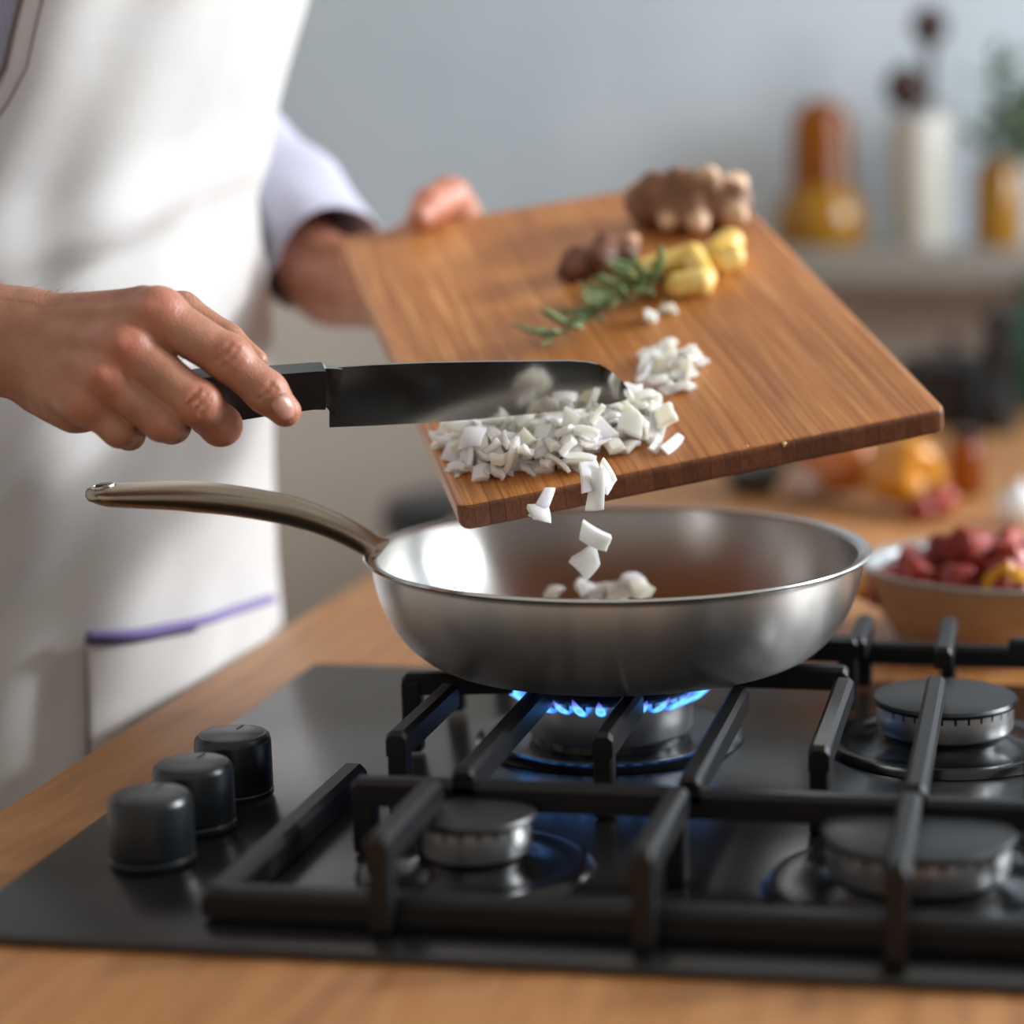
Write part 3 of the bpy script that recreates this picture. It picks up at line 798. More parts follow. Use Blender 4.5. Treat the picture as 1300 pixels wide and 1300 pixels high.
def lump(name, blobs, h, k, m, label, cat, group=None, tips=None, par=None, noise=.0):
    """implicit lump; blobs: list of (a, b, ra, rb)"""
    allp = np.array([q for b in blobs for q in (b[0], b[1])]); mr = max(max(b[2], b[3]) for b in blobs) + .006
    F = Field(allp.min(0) - mr, allp.max(0) + mr, h)
    for a, b, ra, rb in blobs: F.chain([a, b], [ra, rb], k, None, k)
    if noise:
        X, Y, Z = np.meshgrid(*F.ax, indexing='ij'); s = 1 / noise / 8
        F.D += noise * (np.sin(X * 310) * np.sin(Y * 270 + 1) + .6 * np.sin(Z * 420 + X * 300) + .5 * np.sin(Y * 620 - Z * 500))
    V, Q = F.mesh(); org = np.array([V[:, 0].mean(), V[:, 1].mean(), V[:, 2].min()])
    o = from_data(name, V - org, Q, m, par)
    o.location = org
    if tips is not None:
        w = np.zeros(len(V))
        for tp, r in tips: w = np.maximum(w, np.clip(1.4 - np.linalg.norm(V - np.asarray(tp), axis=1) / r, 0, 1))
        a = o.data.attributes.new('tip', 'FLOAT', 'POINT'); a.data.foreach_set('value', w)
    if label: tag(o, label, cat, group)
    return o
gi = M('ginger_skin', rough=.6); at = gi.n('ShaderNodeAttribute', attribute_name='tip'); n1 = gi.noise(gi.coords('Object'), 90, 5)
gi.color(gi.mix(at.outputs['Fac'], gi.ramp(n1, [(.3, '#5e3822'), (.7, '#8c5f3e')]), '#e0bd98')); gi.bump(n1, .5, .002); MAT['ginger'] = gi.m
gr2 = M('dark_ginger_skin', rough=.65); at = gr2.n('ShaderNodeAttribute', attribute_name='tip'); n1 = gr2.noise(gr2.coords('Object'), 90, 5)
gr2.color(gr2.mix(at.outputs['Fac'], gr2.ramp(n1, [(.3, '#4a2a1c'), (.7, '#7d4c36')]), '#c99a7a')); gr2.bump(n1, .5, .002); MAT['ginger2'] = gr2.m
yl = M('peeled_yellow_ginger', rough=.4); n1 = yl.noise(yl.coords('Object'), 70, 4); yl.color(yl.ramp(n1, [(.3, '#dfae3f'), (.65, '#f0d586')])); yl.b.inputs['Subsurface Weight'].default_value = .25
yl.b.inputs['Subsurface Radius'].default_value = (.006, .004, .002); MAT['yellow'] = yl.m
def B(x, y, o): return onb(x, y, 0) + BN * o
bl = [(B(822, 284, .016), B(880, 282, .018), .015, .018), (B(880, 282, .018), B(932, 282, .015), .018, .014)]
tips = []
for x, y, o, r in ((812, 272, .018, .010), (816, 292, .010, .009), (850, 298, .010, .010), (888, 300, .010, .011), (905, 284, .034, .011), (862, 284, .034, .010), (940, 270, .022, .010), (938, 292, .010, .010), (832, 280, .030, .009)):
    a = B(x, y, o); c_ = B(875, 284, .016); bl.append((c_ + (a - c_) * .6, a, r * 1.1, r * .72))
for x, y, o, r in ((812, 272, .022, .012), (905, 284, .042, .010), (942, 270, .024, .013), (890, 304, .010, .010), (850, 302, .010, .008), (938, 294, .010, .010)): tips.append((B(x, y, o), r))
lump('ginger_root', bl, .0013, .0055, MAT['ginger'], 'knobbly brown ginger root at the far corner of the board', 'ginger', None, tips, None, .0003)
bl = [(B(735, 352, .010), B(795, 340, .010), .011, .009), (B(735, 352, .010), B(722, 358, .008), .010, .007), (B(795, 342, .010), B(803, 328, .012), .008, .006), (B(765, 350, .012), B(772, 338, .016), .010, .008)]
lump('ginger_root', bl, .0012, .004, MAT['ginger2'], 'dark ginger piece lying behind the rosemary sprig', 'ginger', None, [(B(803, 328, .014), .010)], None, .0003)
bl = [(B(820, 355, .008), B(880, 345, .009), .007, .010), (B(880, 345, .010), B(895, 365, .007), .009, .008), (B(860, 375, .007), B(890, 372, .007), .008, .009)]
lump('ginger_chunk', bl, .0011, .003, MAT['yellow'], 'long peeled yellow ginger chunk on the board beside rosemary', 'ginger')
bl = [(B(910, 340, .009), B(928, 330, .012), .010, .010), (B(918, 345, .007), B(932, 342, .009), .008, .008)]
lump('ginger_chunk', bl, .0011, .003, MAT['yellow'], 'small round peeled yellow ginger chunk near the knobbly root', 'ginger')

for x, y, r, lb in ((995, 563, .0010, 'tiny yellow ginger crumb stuck on the front edge of the board'), (948, 566, .0006, 'speck of yellow ginger on the rim of the board front')):
    n_ = -BRn[:, 1]; r_ = ray(x, y); q_ = CAM + r_ * (((np.array(BA) - CAM) @ n_) / (r_ @ n_)) + n_ * r * .3
    lump('ginger_crumb', [(q_, q_ + BRn[:, 0] * r, r, r * .7), (q_, q_ - BRn[:, 2] * r * 1.6, r * .8, r * .5)], .0003, .0005, MAT['yellow'], lb, 'ginger')

# ------------------------------------------------------------------ person
person = empty('person', (-.66, 1.385, FLZ), None, 'person in a white apron tipping diced onion into the pan', 'person')
pinv = Matrix.Translation(-person.location)
def pc(o, par=None):
    o.parent = par or person
    if par is None: o.matrix_parent_inverse = pinv
    return o
SECT = []   # z, k (silhouette ray slope), a, b
YC = 1.385
for z, k, a, b in ((-.30, -.3805, .125, .190), (-.15, -.3805, .125, .190), (0, -.3800, .117, .182), (.15, -.3800, .110, .174), (.30, -.3835, .112, .176), (.44, -.3560, .120, .186), (.52, -.345, .100, .180), (.57, -.340, .070, .120), (.60, -.335, .05, .07)):
    SECT.append((z, k * YC - math.sqrt(a * a + k * k * b * b), a, b))
SZ = [s[0] for s in SECT]
def torso(th, z, off=0.0):
    th = np.asarray(th, float); z = np.asarray(z, float)
    xc, a, b = (np.interp(z, SZ, [s[i] for s in SECT]) for i in (1, 2, 3))
    e = .85
    c, s = np.cos(th), np.sin(th)
    return np.stack([xc + (a + off) * np.sign(c) * np.abs(c) ** e, YC + (b + off) * np.sign(s) * np.abs(s) ** e, z], -1)
def grid_obj(name, V, m, closed_u=False):
    nu, nv = V.shape[:2]; f = []
    for i in range(nu if closed_u else nu - 1):
        for j in range(nv - 1):
            i2 = (i + 1) % nu; f.append((i * nv + j, i2 * nv + j, i2 * nv + j + 1, i * nv + j + 1))
    return from_data(name, V.reshape(-1, 3), f, m)
# smooth the loft by sampling with cosine-eased sections
zz = np.linspace(-.30, .60, 61); tt = np.linspace(-math.pi, math.pi, 96, endpoint=False)
# cloth folds: sum of soft creases in (theta, z)
def folds(th, z):
    d = .0018 * np.sin(th * 7 + z * 9) * np.sin(z * 14 + 1) + .0012 * np.sin(th * 13 - z * 25)
    for t0, z0, L, w, amp, sl in ((-1.0, .245, .55, .012, -.010, .05), (-1.0, .275, .6, .014, .008, .04), (-.85, .205, .45, .010, -.009, -.06), (-.8, .185, .5, .012, .007, -.06), (-.2, .31, .6, .02, .004, .03), (-.1, .16, .5, .016, -.004, .02), (-1.3, .15, .5, .02, .009, .1), (-1.2, .06, .6, .02, -.007, .1)):
        d = d + amp * np.exp(-((th - t0) / L) ** 2 - ((z - z0 - sl * (th - t0)) / w) ** 2)
    return d * 1.7
TH, ZZ = np.meshgrid(tt, zz, indexing='ij')
V = torso(TH, ZZ, -.022)
pc(grid_obj('shirt', V, MAT['shirt'], True))
def tz_of_px(x, y):
    th = np.linspace(-1.9, 1.5, 341); z = np.linspace(-.25, .56, 163)
    A, Bz = np.meshgrid(th, z, indexing='ij'); q = torso(A, Bz, .006); v = q - CAM; d = v @ fwd
    e = (PPX + F_PX * (v @ rgt) / d - x) ** 2 + (PPY - F_PX * (v @ upv) / d - y) ** 2
    e = e + (d - d.min()) ** 2 * 3e3
    i = np.unravel_index(np.argmin(e), e.shape); return th[i[0]], z[i[1]]
e1, e2 = tz_of_px(25, 0), tz_of_px(2, 105)
# apron: left border follows the arm hole, lower down it wraps the hip
def th_min(z): return np.interp(z, [-.55, .20, e2[1] - .06, e2[1], e1[1], e1[1] + .08, .56], [-1.75, -1.75, e2[0] - .30, e2[0], e1[0], e1[0] + .14, e1[0] + .3])
def th_max(z): return np.interp(z, [-.55, .2, .30, .44, .56], [1.75, 1.7, 1.25, .85, .5])
za = np.linspace(-.60, .535, 110); ua = np.linspace(0, 1, 120)
UA, ZA = np.meshgrid(ua, za, indexing='ij')
TA = th_min(ZA) + (th_max(ZA) - th_min(ZA)) * UA
zc = np.maximum(ZA, -.30)
low = np.clip((-.05 - ZA) / .5, 0, 1)
VA = torso(TA, zc, .007); VA[..., 2] = ZA
nr = torso(TA, zc, 1.0) - torso(TA, zc, 0.0); nr[..., 2] = 0; nr /= np.linalg.norm(nr, axis=-1, keepdims=True)
VA = VA + nr * (folds(TA, ZA) + .02 * low)[..., None]
ap = pc(grid_obj('apron', VA, MAT['apron']))
so = ap.modifiers.new('thickness', 'SOLIDIFY'); so.thickness = .0016; so.offset = 1
edge = VA[0, 30:, :] + nr[0, 30:, :] * .0022
q = pc(tube('edge_binding', [tuple(p) for p in edge[::2]], .0014, MAT['binding'], None, 8), ap)
seam = VA[5, 30:, :] + nr[5, 30:, :] * .0018
q = pc(tube('stitched_seam', [tuple(p) for p in seam[::2]], .0005, MAT['binding'], None, 6), ap)
# pocket with lilac trim
t0, z0 = tz_of_px(106, 806); t1, z1 = tz_of_px(300, 772)
def ap_pt(th, z, off):
    p = torso(th, np.maximum(z, -.30), .007); p[..., 2] = z
    n = torso(th, np.maximum(z, -.3), 1.0) - torso(th, np.maximum(z, -.3), 0.0); n[..., 2] = 0; n /= np.linalg.norm(n, axis=-1, keepdims=True)
    lo_ = np.clip((-.05 - z) / .5, 0, 1)
    return p + n * (folds(th, z) + .02 * lo_ + off)[..., None]
up_ = np.linspace(0, 1, 40); vp_ = np.linspace(0, 1, 24)
UP, VP = np.meshgrid(up_, vp_, indexing='ij')
ztop = z0 + (z1 - z0) * UP
TP = t0 + (t1 - t0 + .12) * UP; ZP = ztop - .17 * (1 - VP)
pk = pc(grid_obj('pocket', ap_pt(TP, ZP, .0042 + .003 * VP ** 3), MAT['apron']), ap)
so = pk.modifiers.new('thickness', 'SOLIDIFY'); so.thickness = .001; so.offset = 1
ln = [tuple(p) for p in ap_pt(TP[:, -1], ZP[:, -1] + .001, .0090 + 0 * TP[:, -1])]
pc(tube('pocket_trim', ln, .0036, MAT['lilac'], None, 10, .8), ap)
ln = [tuple(p) for p in ap_pt(TP[:22, -1], ZP[:22, -1] - .0035, .0088 + 0 * TP[:22, -1])]
pc(tube('trim_stitching', ln, .0022, MAT['navy'], None, 8, .7), ap)
ln = [tuple(p) for p in ap_pt(TP[0, :], ZP[0, :], .0068 + 0 * TP[0, :])]
pc(tube('pocket_seam', ln, .0009, MAT['binding'], None, 6), ap)

# --- right hand: dorsum towards the camera, knife handle in the fist
HD = kd(280)
def J(x, y, off): return P(x, y, HD + off * .001)
px2m = HD / F_PX
hw = J(22, 432, -6); elbow_r = np.array([-.745, .955, .222]); sh_r = np.array([-.68, 1.20, .50])
F = Field((-.63, .93, .150), (-.345, 1.16, .292), .00105)
# palm and back of the hand
base_pts = [((30, 398, -6), (198, 398, -26), 24, 27), ((28, 425, -8), (158, 440, -32), 28, 28), ((28, 452, -8), (132, 478, -33), 28, 26), ((32, 474, -6), (108, 510, -30), 27, 23),
            ((60, 420, 4), (165, 440, -6), 30, 30), ((45, 465, 6), (112, 515, -8), 28, 28), ((50, 500, 0), (90, 522, -14), 26, 24), ((60, 405, 8), (150, 412, 8), 26, 24), ((75, 470, 10), (140, 490, 2), 26, 26)]
for a, b, ra, rb in base_pts: F.chain([J(*a), J(*b)], [ra * px2m, rb * px2m], .009, None, .009)
# forearm leaving the frame
fa0 = J(-20, 430, -2); fa1 = elbow_r
for (dy, r) in ((-24, 44), (22, 45), (0, 52)):
    F.chain([J(34, 432 + dy * .9, -5), J(-30, 430 + dy, -2), J(-120, 428 + dy, 0)], [r * px2m * .86, r * px2m * .98, r * px2m * 1.05], .012, None, .012)
palm = F.D.copy()
fingers = dict(
    index=([(192, 398, -27), (204, 402, -28), (290, 455, -23), (338, 498, -19), (362, 522, -15)], [29, 31, 28, 25, 20]),
    middle=([(150, 438, -33), (162, 441, -34), (252, 513, -29), (280, 540, -12), (264, 530, 9), (246, 515, 14)], [27, 30, 27, 25, 22, 18]),
    ring=([(124, 476, -34), (136, 480, -35), (206, 535, -29), (218, 540, -10), (206, 528, 9), (192, 515, 13)], [25, 27, 24, 22, 20, 17]),
    pinky=([(100, 508, -30), (112, 514, -31), (152, 547, -26), (164, 552, -9), (156, 542, 8), (146, 528, 11)], [23, 24, 20, 18, 16, 14]),
    thumb=([(75, 410, 12), (150, 395, 16), (232, 392, 16), (290, 428, 15), (327, 457, 13)], [26, 25, 21, 17, 13]))
for nm, (pts, rad) in fingers.items():
    F.chain([J(*p) for p in pts], [r * px2m for r in rad], .004, palm, .0075 if nm != 'thumb' else .010)
# knuckles, tendons, finger joints
for x, y, o, r in ((203, 392, -30, 25), (160, 438, -37, 23), (134, 478, -38, 20), (110, 512, -34, 18)):
    F.chain([J(x, y, o), J(x + 3, y + 2, o)], [r * px2m, r * px2m], .005, None, .005)
for x, y, o, r in ((292, 450, -25, 24), (252, 508, -31, 22), (208, 533, -30, 19), (338, 494, -20, 21)):
    F.chain([J(x, y, o), J(x + 2, y + 2, o)], [r * px2m, r * px2m], .004, None, .004)
for a, b in (((70, 400, -21), (185, 392, -40)), ((70, 425, -24), (150, 436, -46)), ((70, 448, -23), (125, 474, -46)), ((110, 385, -18), (180, 371, -26))):
    F.chain([J(*a), J(*b)], [.0016, .0022], .005, None, .006)
# soft creases across the index joints and wrist
for cx_, cy_, o, dx, dy in ((284, 447, -36.5, -9, 11), (293, 454, -36, -9, 12), (301, 461, -35.5, -9, 12), (337, 497, -30.5, -8, 10), (344, 503, -30, -7, 9), (246, 503, -41, -8, 10), (255, 510, -41, -8, 10), (262, 516, -40, -8, 10)):
    F.chain([J(cx_ - dx, cy_ - dy, o + 2.2), J(cx_, cy_, o), J(cx_ + dx, cy_ + dy, o + 1.5)], [.0007, .0010, .0007], .002, None, .0018, sub=True)
Vh, Qh = F.mesh()
def redness(V):
    w = np.zeros(len(V))
    for x, y, o, r, s in ((203, 392, -38, .013, .7), (160, 440, -44, .013, .8), (134, 480, -46, .012, .8), (110, 514, -42, .012, .6), (252, 512, -40, .013, .7), (292, 452, -34, .012, .5), (360, 520, -24, .014, .6), (212, 540, -38, .012, .4), (285, 545, -24, .014, .5), (225, 545, -28, .013, .4)):
        w = np.maximum(w, .62 * s * np.exp(-((np.linalg.norm(V - J(x, y, o), axis=1) / r) ** 2)))
    return w
red = redness(Vh)
parts = [(Vh, Qh, red)]
# rest of the right arm, left arm, neck and head: coarser fields, same mesh
sh_l = np.array([-.64, 1.575, .50]); elbow_l = np.array([-.725, 1.66, .375]); wr_l = P(415, 352, 1.575)
G = Field((-.86, .86, .10), (-.46, 1.30, .62), .0035)
G.chain([sh_r, elbow_r], [.052, .042], .02); G.chain([elbow_r, J(-40, 430, -2)], [.042, .0255], .02, None, .02)
V2, Q2 = G.mesh(); parts.append((V2, Q2, np.zeros(len(V2))))
L = Field((-.86, 1.36, .14), (-.36, 1.80, .62), .0024)
L.chain([sh_l, elbow_l], [.050, .042], .02); L.chain([elbow_l, wr_l], [.042, .029], .02, None, .02)
def Bl(s, t, o): return np.array(BA) + BRn @ np.array([s, t, o])
palm_l = [(wr_l, Bl(.045, .43, -.036), .027, .020), (wr_l + np.array([0, .01, -.012]), Bl(.03, .40, -.040), .024, .019), (Bl(.02, .455, -.030), Bl(.07, .455, -.030), .018, .015)]
for a, b, ra, rb in palm_l: L.chain([a, b], [ra, rb], .012, None, .012)
pl = L.D.copy()
fl_ = [([Bl(.05, .42, -.034), Bl(.10, .415, -.030), Bl(.135, .400, -.026), Bl(.155, .390, -.0235)], [.0105, .0098, .0088, .0078]),
       ([Bl(.045, .40, -.036), Bl(.095, .385, -.032), Bl(.135, .365, -.027), Bl(.158, .355, -.0235)], [.0105, .0098, .0088, .0078]),
       ([Bl(.035, .385, -.036), Bl(.085, .358, -.032), Bl(.120, .335, -.027), Bl(.142, .322, -.0235)], [.0100, .0094, .0085, .0075]),
       ([Bl(.025, .370, -.036), Bl(.065, .335, -.030), Bl(.092, .315, -.026), Bl(.108, .303, -.0225)], [.0092, .0084, .0075, .0066])]
for pts, rad in fl_: L.chain(pts, rad, .004, pl, .008)
L.chain([Bl(.040, .462, -.026), Bl(.090, .466, -.006), Bl(.084, .458, .010), Bl(.066, .438, .0125), Bl(.056, .424, .0105)], [.0155, .0150, .0140, .0125, .0095], .006, pl, .010)
V3, Q3 = L.mesh(); rl = .55 * np.exp(-(np.linalg.norm(V3 - Bl(.07, .44, .012), axis=1) / .03) ** 2) + .25 * np.exp(-(np.linalg.norm(V3 - wr_l, axis=1) / .07) ** 2)
parts.append((V3, Q3, rl))
# neck and head, above the frame
hc = np.array([-.615, YC, .78])
N = Field(hc - np.array([.16, .14, .30]), hc + np.array([.17, .14, .16]), .004)
N.chain([hc + [-.045, 0, -.24], hc + [-.03, 0, -.08]], [.062, .056], .02)
N.chain([hc + [-.02, 0, .035], hc + [.012, 0, -.03]], [.088, .072], .03, None, .02)
N.chain([hc + [.045, 0, -.085], hc + [.02, 0, -.06]], [.040, .052], .03, None, .03)
N.chain([hc + [.088, 0, .0], hc + [.108, 0, -.030]], [.008, .013], .008, None, .010)
N.chain([hc + [.078, -.022, -.066], hc + [.078, .022, -.066]], [.010, .010], .006, None, .008)
for s in (-1, 1):
    N.chain([hc + [.080, s * .032, .008], hc + [.081, s * .033, .008]], [.010, .010], .004, None, .004, True)
    N.chain([hc + [-.01, s * .082, .012], hc + [-.012, s * .080, -.030]], [.016, .010], .008, None, .006)
V4, Q4 = N.mesh(); parts.append((V4, Q4, np.zeros(len(V4))))
VV, QQ, RRd = [], [], []; off = 0
for a, b, c_ in parts: VV.append(a); QQ.append(b + off); RRd.append(c_); off += len(a)
body = pc(from_data('body', np.concatenate(VV), np.concatenate(QQ), MAT['skin']))
a = body.data.attributes.new('red', 'FLOAT', 'POINT'); a.data.foreach_set('value', np.concatenate(RRd))
# hair cap
HR = Field(hc - np.array([.15, .13, .10]), hc + np.array([.12, .13, .17]), .005)
HR.chain([hc + [-.03, 0, .045], hc + [-.045, 0, -.01]], [.094, .088], .02)
HR.chain([hc + [.06, 0, -.01], hc + [.12, 0, -.06]], [.095, .10], .01, None, .01, True)
Vq, Qq = HR.mesh(); pc(from_data('hair', Vq, Qq, MAT['hair']))
# fingernail of the index finger
nc = J(364, 517, -30.5)
ndir = J(375, 532, -24) - J(352, 500, -32); ndir /= np.linalg.norm(ndir)
nn = -fwd * .80 + rgt * .42 + upv * .25; nn -= ndir * (nn @ ndir); nn /= np.linalg.norm(nn); nsd = np.cross(ndir, nn)
gv = np.zeros((13, 11, 3))
for i in range(13):
    for j in range(11):
        u, w = i / 12 * 2 - 1, j / 10 * 2 - 1
        ex = math.sqrt(max(0, 1 - (max(0, abs(u) - .35) / .65) ** 2.2))
        gv[i, j] = nc + ndir * u * .0062 + nsd * w * .0056 * (.35 + .65 * ex) - nn * (.0022 * w * w + .0012 * u * u) 
nl = pc(grid_obj('fingernail', gv, MAT['nail'])); so = nl.modifiers.new('thickness', 'SOLIDIFY'); so.thickness = .0006; so.offset = 0
# fine hair along the top of the wrist
hv, hf = [], []
rr_ = random.Random(3)
for i in range(110):
    x = rr_.uniform(-25, 120); y = np.interp(x, [-25, 30, 120], [362, 368, 374]) + rr_.uniform(0, 16)
    p0 = J(x, y, rr_.uniform(-16, 2)); dr = rgt * rr_.uniform(.2, 1) + upv * rr_.uniform(.3, 1) - fwd * rr_.uniform(-.3, .5); L_ = rr_.uniform(.003, .007)
    v_, f_ = tube_data([p0, p0 + dr * L_ * .5, p0 + dr * L_ + rgt * L_ * .3], [.00006, .00005, .00002], 3)
    o_ = len(hv); hv += [tuple(q) for q in v_]; hf += [tuple(o_ + k for k in q) for q in f_]
q = pc(from_data('arm_hair', hv, hf, MAT['hairfine'])); tag(q, kind='stuff')
# sleeves
def sleeve(pts, rad, seed):
    path = spline(pts, 48); ra = np.interp(np.linspace(0, 1, 49), np.linspace(0, 1, len(rad)), rad)
    v, f = tube_data(path, ra, 40, caps=False)
    r2 = random.Random(seed); out = []
    for i, q in enumerate(v):
        k, a = divmod(i, 40); c = Vector(map(float, path[k])); d = q - c
        wv_ = 1 + .05 * math.sin(k * .9 + a * .35 + seed) + .035 * math.sin(k * .5 - a * .6) + .02 * math.sin(k * 1.7 + a * .2)
        out.append(c + d * wv_)
    o = pc(from_data('sleeve', out, f, MAT['shirt'])); so = o.modifiers.new('thickness', 'SOLIDIFY'); so.thickness = .002
    return o
cuff_l = elbow_l + (wr_l - elbow_l) * 1.0 + np.array([.0, 0, .012])
sleeve([sh_l + np.array([0, -.06, .02]), sh_l, sh_l * .5 + elbow_l * .5 + np.array([0, .012, 0]), elbow_l, elbow_l * .5 + cuff_l * .5 + np.array([.0, 0, .008]), cuff_l], [.075, .068, .064, .066, .058, .046], 1)
sleeve([sh_r + np.array([0, .06, .02]), sh_r, sh_r * .5 + elbow_r * .5, elbow_r * .75 + sh_r * .25, elbow_r * .97 + sh_r * .03], [.075, .066, .060, .058, .056], 4)
# trousers and shoes, below the worktop
for s in (-1, 1):
    y = YC + s * .095
    pc(tube('trouser_leg', spline([(-.665, YC + s * .075, -.22), (-.665, y, -.38), (-.665, y, -.60), (-.675, y, -.86)], 20), np.interp(np.linspace(0, 1, 21), [0, .3, .6, 1], [.105, .085, .068, .060]), MAT['trouser'], None, 28))
    bm = bmesh.new(); bm_box(bm, (-.745, y - .045, FLZ + .001), (-.475, y + .045, FLZ + .075), .03, 4)
    for vv in bm.verts:
        if vv.co.x > -.60 and vv.co.z > FLZ + .03: vv.co.z -= (vv.co.x + .60) * .28
    pc(from_bm('shoe', bm, MAT['shoe']))

# ------------------------------------------------------------------ things on the worktop beyond the hob
MAT['bowl'] = wood('pale_wood_bowl', '#a98460', '#b8926c', '#c4a17c', (9, 9, 30), .45)
MAT['bowlin'] = M('pale_grey_bowl_inside', '#9ea9af', .35).m
MAT['rimg'] = M('grey_bowl_rim', '#8b8680', .35).m
bx_, by_, brim = -.018, 1.452, .050
bowl = empty('serving_bowl', (bx_, by_, -.005), None, 'beige wooden bowl of chopped tomatoes behind the hob', 'bowl')
RBW = .099
o_ = lathe('body', [(0, .004), (.045, .004), (.050, 0), (.066, 0), (.075, .006), (.088, .026), (RBW - .002, brim), (RBW, brim + .003)], MAT['bowl'], bowl, n=72)
lathe('rim', [(RBW, brim + .003), (RBW + .0008, brim + .005), (RBW - .001, brim + .0065), (RBW - .0045, brim + .006), (RBW - .005, brim + .003)], MAT['rimg'], bowl, n=72)
lathe('lining', [(RBW - .005, brim + .003), (.082, .026), (.068, .012), (.045, .009), (0, .009)], MAT['bowlin'], bowl, n=72)
tm = M('chopped_tomato', rough=.42); oi = tm.n('ShaderNodeObjectInfo'); tm.color(tm.ramp(oi.outputs['Random'], [(0, '#6a160d'), (.5, '#8e2414'), (1, '#a53620')])); tm.b.inputs['Subsurface Weight'].default_value = .2; tm.b.inputs['Subsurface Radius'].default_value = (.01, .003, .002); MAT['tomato'] = tm.m
def chunk_mesh(seed, m):
    r = random.Random(seed); bm = bmesh.new(); bm_box(bm, (-.011, -.009, -.008), (.011, .009, .008), .0035, 3)
    for v_ in bm.verts: v_.co += Vector((r.uniform(-.0008, .0008), r.uniform(-.0008, .0008), .0025 * math.sin(v_.co.x * 200 + seed)))
    me = bpy.data.meshes.new('tomato_chunk'); bm.to_mesh(me); bm.free(); me.materials.append(m)
    for p in me.polygons: p.use_smooth = True
    return me
TC = [chunk_mesh(s, MAT['tomato']) for s in range(5)]
MAT['yveg'] = M('yellow_pepper_flesh', '#d99a1e', .3).m
YCm = chunk_mesh(9, MAT['yveg'])
r3 = random.Random(5); k = 0
for ring_, n, z in ((.066, 12, .034), (.034, 7, .034), (.052, 9, .046), (.022, 5, .050), (.026, 4, .060)):
    for i in range(n):
        a = 2 * math.pi * (i + r3.uniform(-.2, .2)) / n + ring_ * 30; rr = ring_ + r3.uniform(-.006, .006)
        pos = (bx_ - .015 + rr * math.cos(a), by_ + rr * math.sin(a), z + r3.uniform(-.003, .004))
        q = bpy.data.objects.new('tomato_chunk', TC[k % 5]); k += 1; COL.objects.link(q); q.location = pos; q.rotation_euler = (r3.uniform(0, 6), r3.uniform(0, 6), r3.uniform(0, 6)); q.scale = (1.15,) * 3
        tag(q, 'red chopped tomato chunk heaped in the beige bowl', 'tomato', 'chopped tomatoes in the bowl')
for x, y in ((1272, 738), (1290, 744), (1108, 744)):
    p = ony(x, y, by_ - (.055 if x > 1200 else .01)); q = bpy.data.objects.new('pepper_chunk', YCm); COL.objects.link(q); q.location = p; q.rotation_euler = (.4, .3, x); tag(q, 'yellow pepper chunk among the chopped tomatoes in the bowl', 'pepper piece', 'yellow pepper pieces in the bowl')

def pepper(name, px, py, R, hgt, col, label, cat, ang=0.0, side_=True):
    p = onz(px, py, -.005); m = M(name + '_skin', col, .22); m.b.inputs['Coat Weight'].default_value = .4
    root = empty(name, p, None, label, cat); n, k = 40, 22; v, f = [], []
    for i in range(k):
        t = i / (k - 1); ph = math.pi * t
        for j in range(n):
            a = 2 * math.pi * j / n; lobe = 1 + .10 * math.cos(3 * a) * math.sin(ph) ** .5
            r = R * math.sin(ph) ** .55 * (1.0 - .25 * t) * lobe; z = hgt * (math.cos(ph) * -.5 + .5) - (.10 * hgt * math.exp(-(r / (R * .35)) ** 2) * (1 if t > .5 else -1))
            q = Vector((r * math.cos(a), r * math.sin(a), z))
            if side_: q = Matrix.Rotation(ang, 3, 'Z') @ Vector((q.z - hgt / 2, q.y, q.x + R * 1.02))
            v.append(q)
    for i in range(k - 1):
        for j in range(n): f.append((i * n + j, i * n + (j + 1) % n, (i + 1) * n + (j + 1) % n, (i + 1) * n + j))
    from_data('flesh', v, f, m.m, root)
    e = Matrix.Rotation(ang, 3, 'Z') @ Vector((hgt / 2 - .01, 0, R)) if side_ else Vector((0, 0, hgt * .92)); e2_ = Matrix.Rotation(ang, 3, 'Z') @ Vector((hgt / 2 + .02, 0, R + .008)) if side_ else Vector((.004, 0, hgt + .02))
    tube('stem', [e, e.lerp(e2_, .5), e2_], [.008, .005, .006], MAT['leaf'], root, 10)
    return root
pepper('bell_pepper', 1143, 648, .037, .085, '#cf860f', 'glossy yellow bell pepper on the worktop beyond the pan', 'pepper', 2.2)
pepper('bell_pepper', 1062, 634, .034, .075, '#b8651c', 'orange bell pepper lying beside the yellow one', 'pepper', 2.9)
def tomato(px, py, r, label):
    p = onz(px, py, -.005); root = empty('tomato', p, None, label, 'tomato')
    pr = [(r * math.sin(math.pi * i / 20), r * .86 * (1 - math.cos(math.pi * i / 20)) - .12 * r * math.exp(-(math.sin(math.pi * i / 20) / .3) ** 2) * (1 if i > 10 else -1) * (1 if 0 < i else 1)) for i in range(21)]
    lathe('flesh', pr, MAT['tomato'], root, n=40)
    for k in range(5):
        a = k * 1.257; tube('sepal', [(0, 0, r * 1.62), (r * .25 * math.cos(a), r * .25 * math.sin(a), r * 1.68), (r * .5 * math.cos(a), r * .5 * math.sin(a), r * 1.62)], [.003, .003, .0008], MAT['leaf'], root, 6, .4)
tomato(1190, 655, .018, 'small red tomato beside the yellow pepper on the worktop')
tomato(1168, 662, .014, 'tiny red cherry tomato in front of the yellow pepper')
amb = M('amber_glass', '#b5660f', .05); amb.b.inputs['Transmission Weight'].default_value = .75; amb.b.inputs['IOR'].default_value = 1.3; MAT['amber'] = amb.m
amb2 = M('golden_oil', '#b8820f', .12); amb2.b.inputs['Transmission Weight'].default_value = .45; MAT['oil'] = amb2.m
MAT['dark'] = M('black_enamel_pot', '#14161a', .35).m
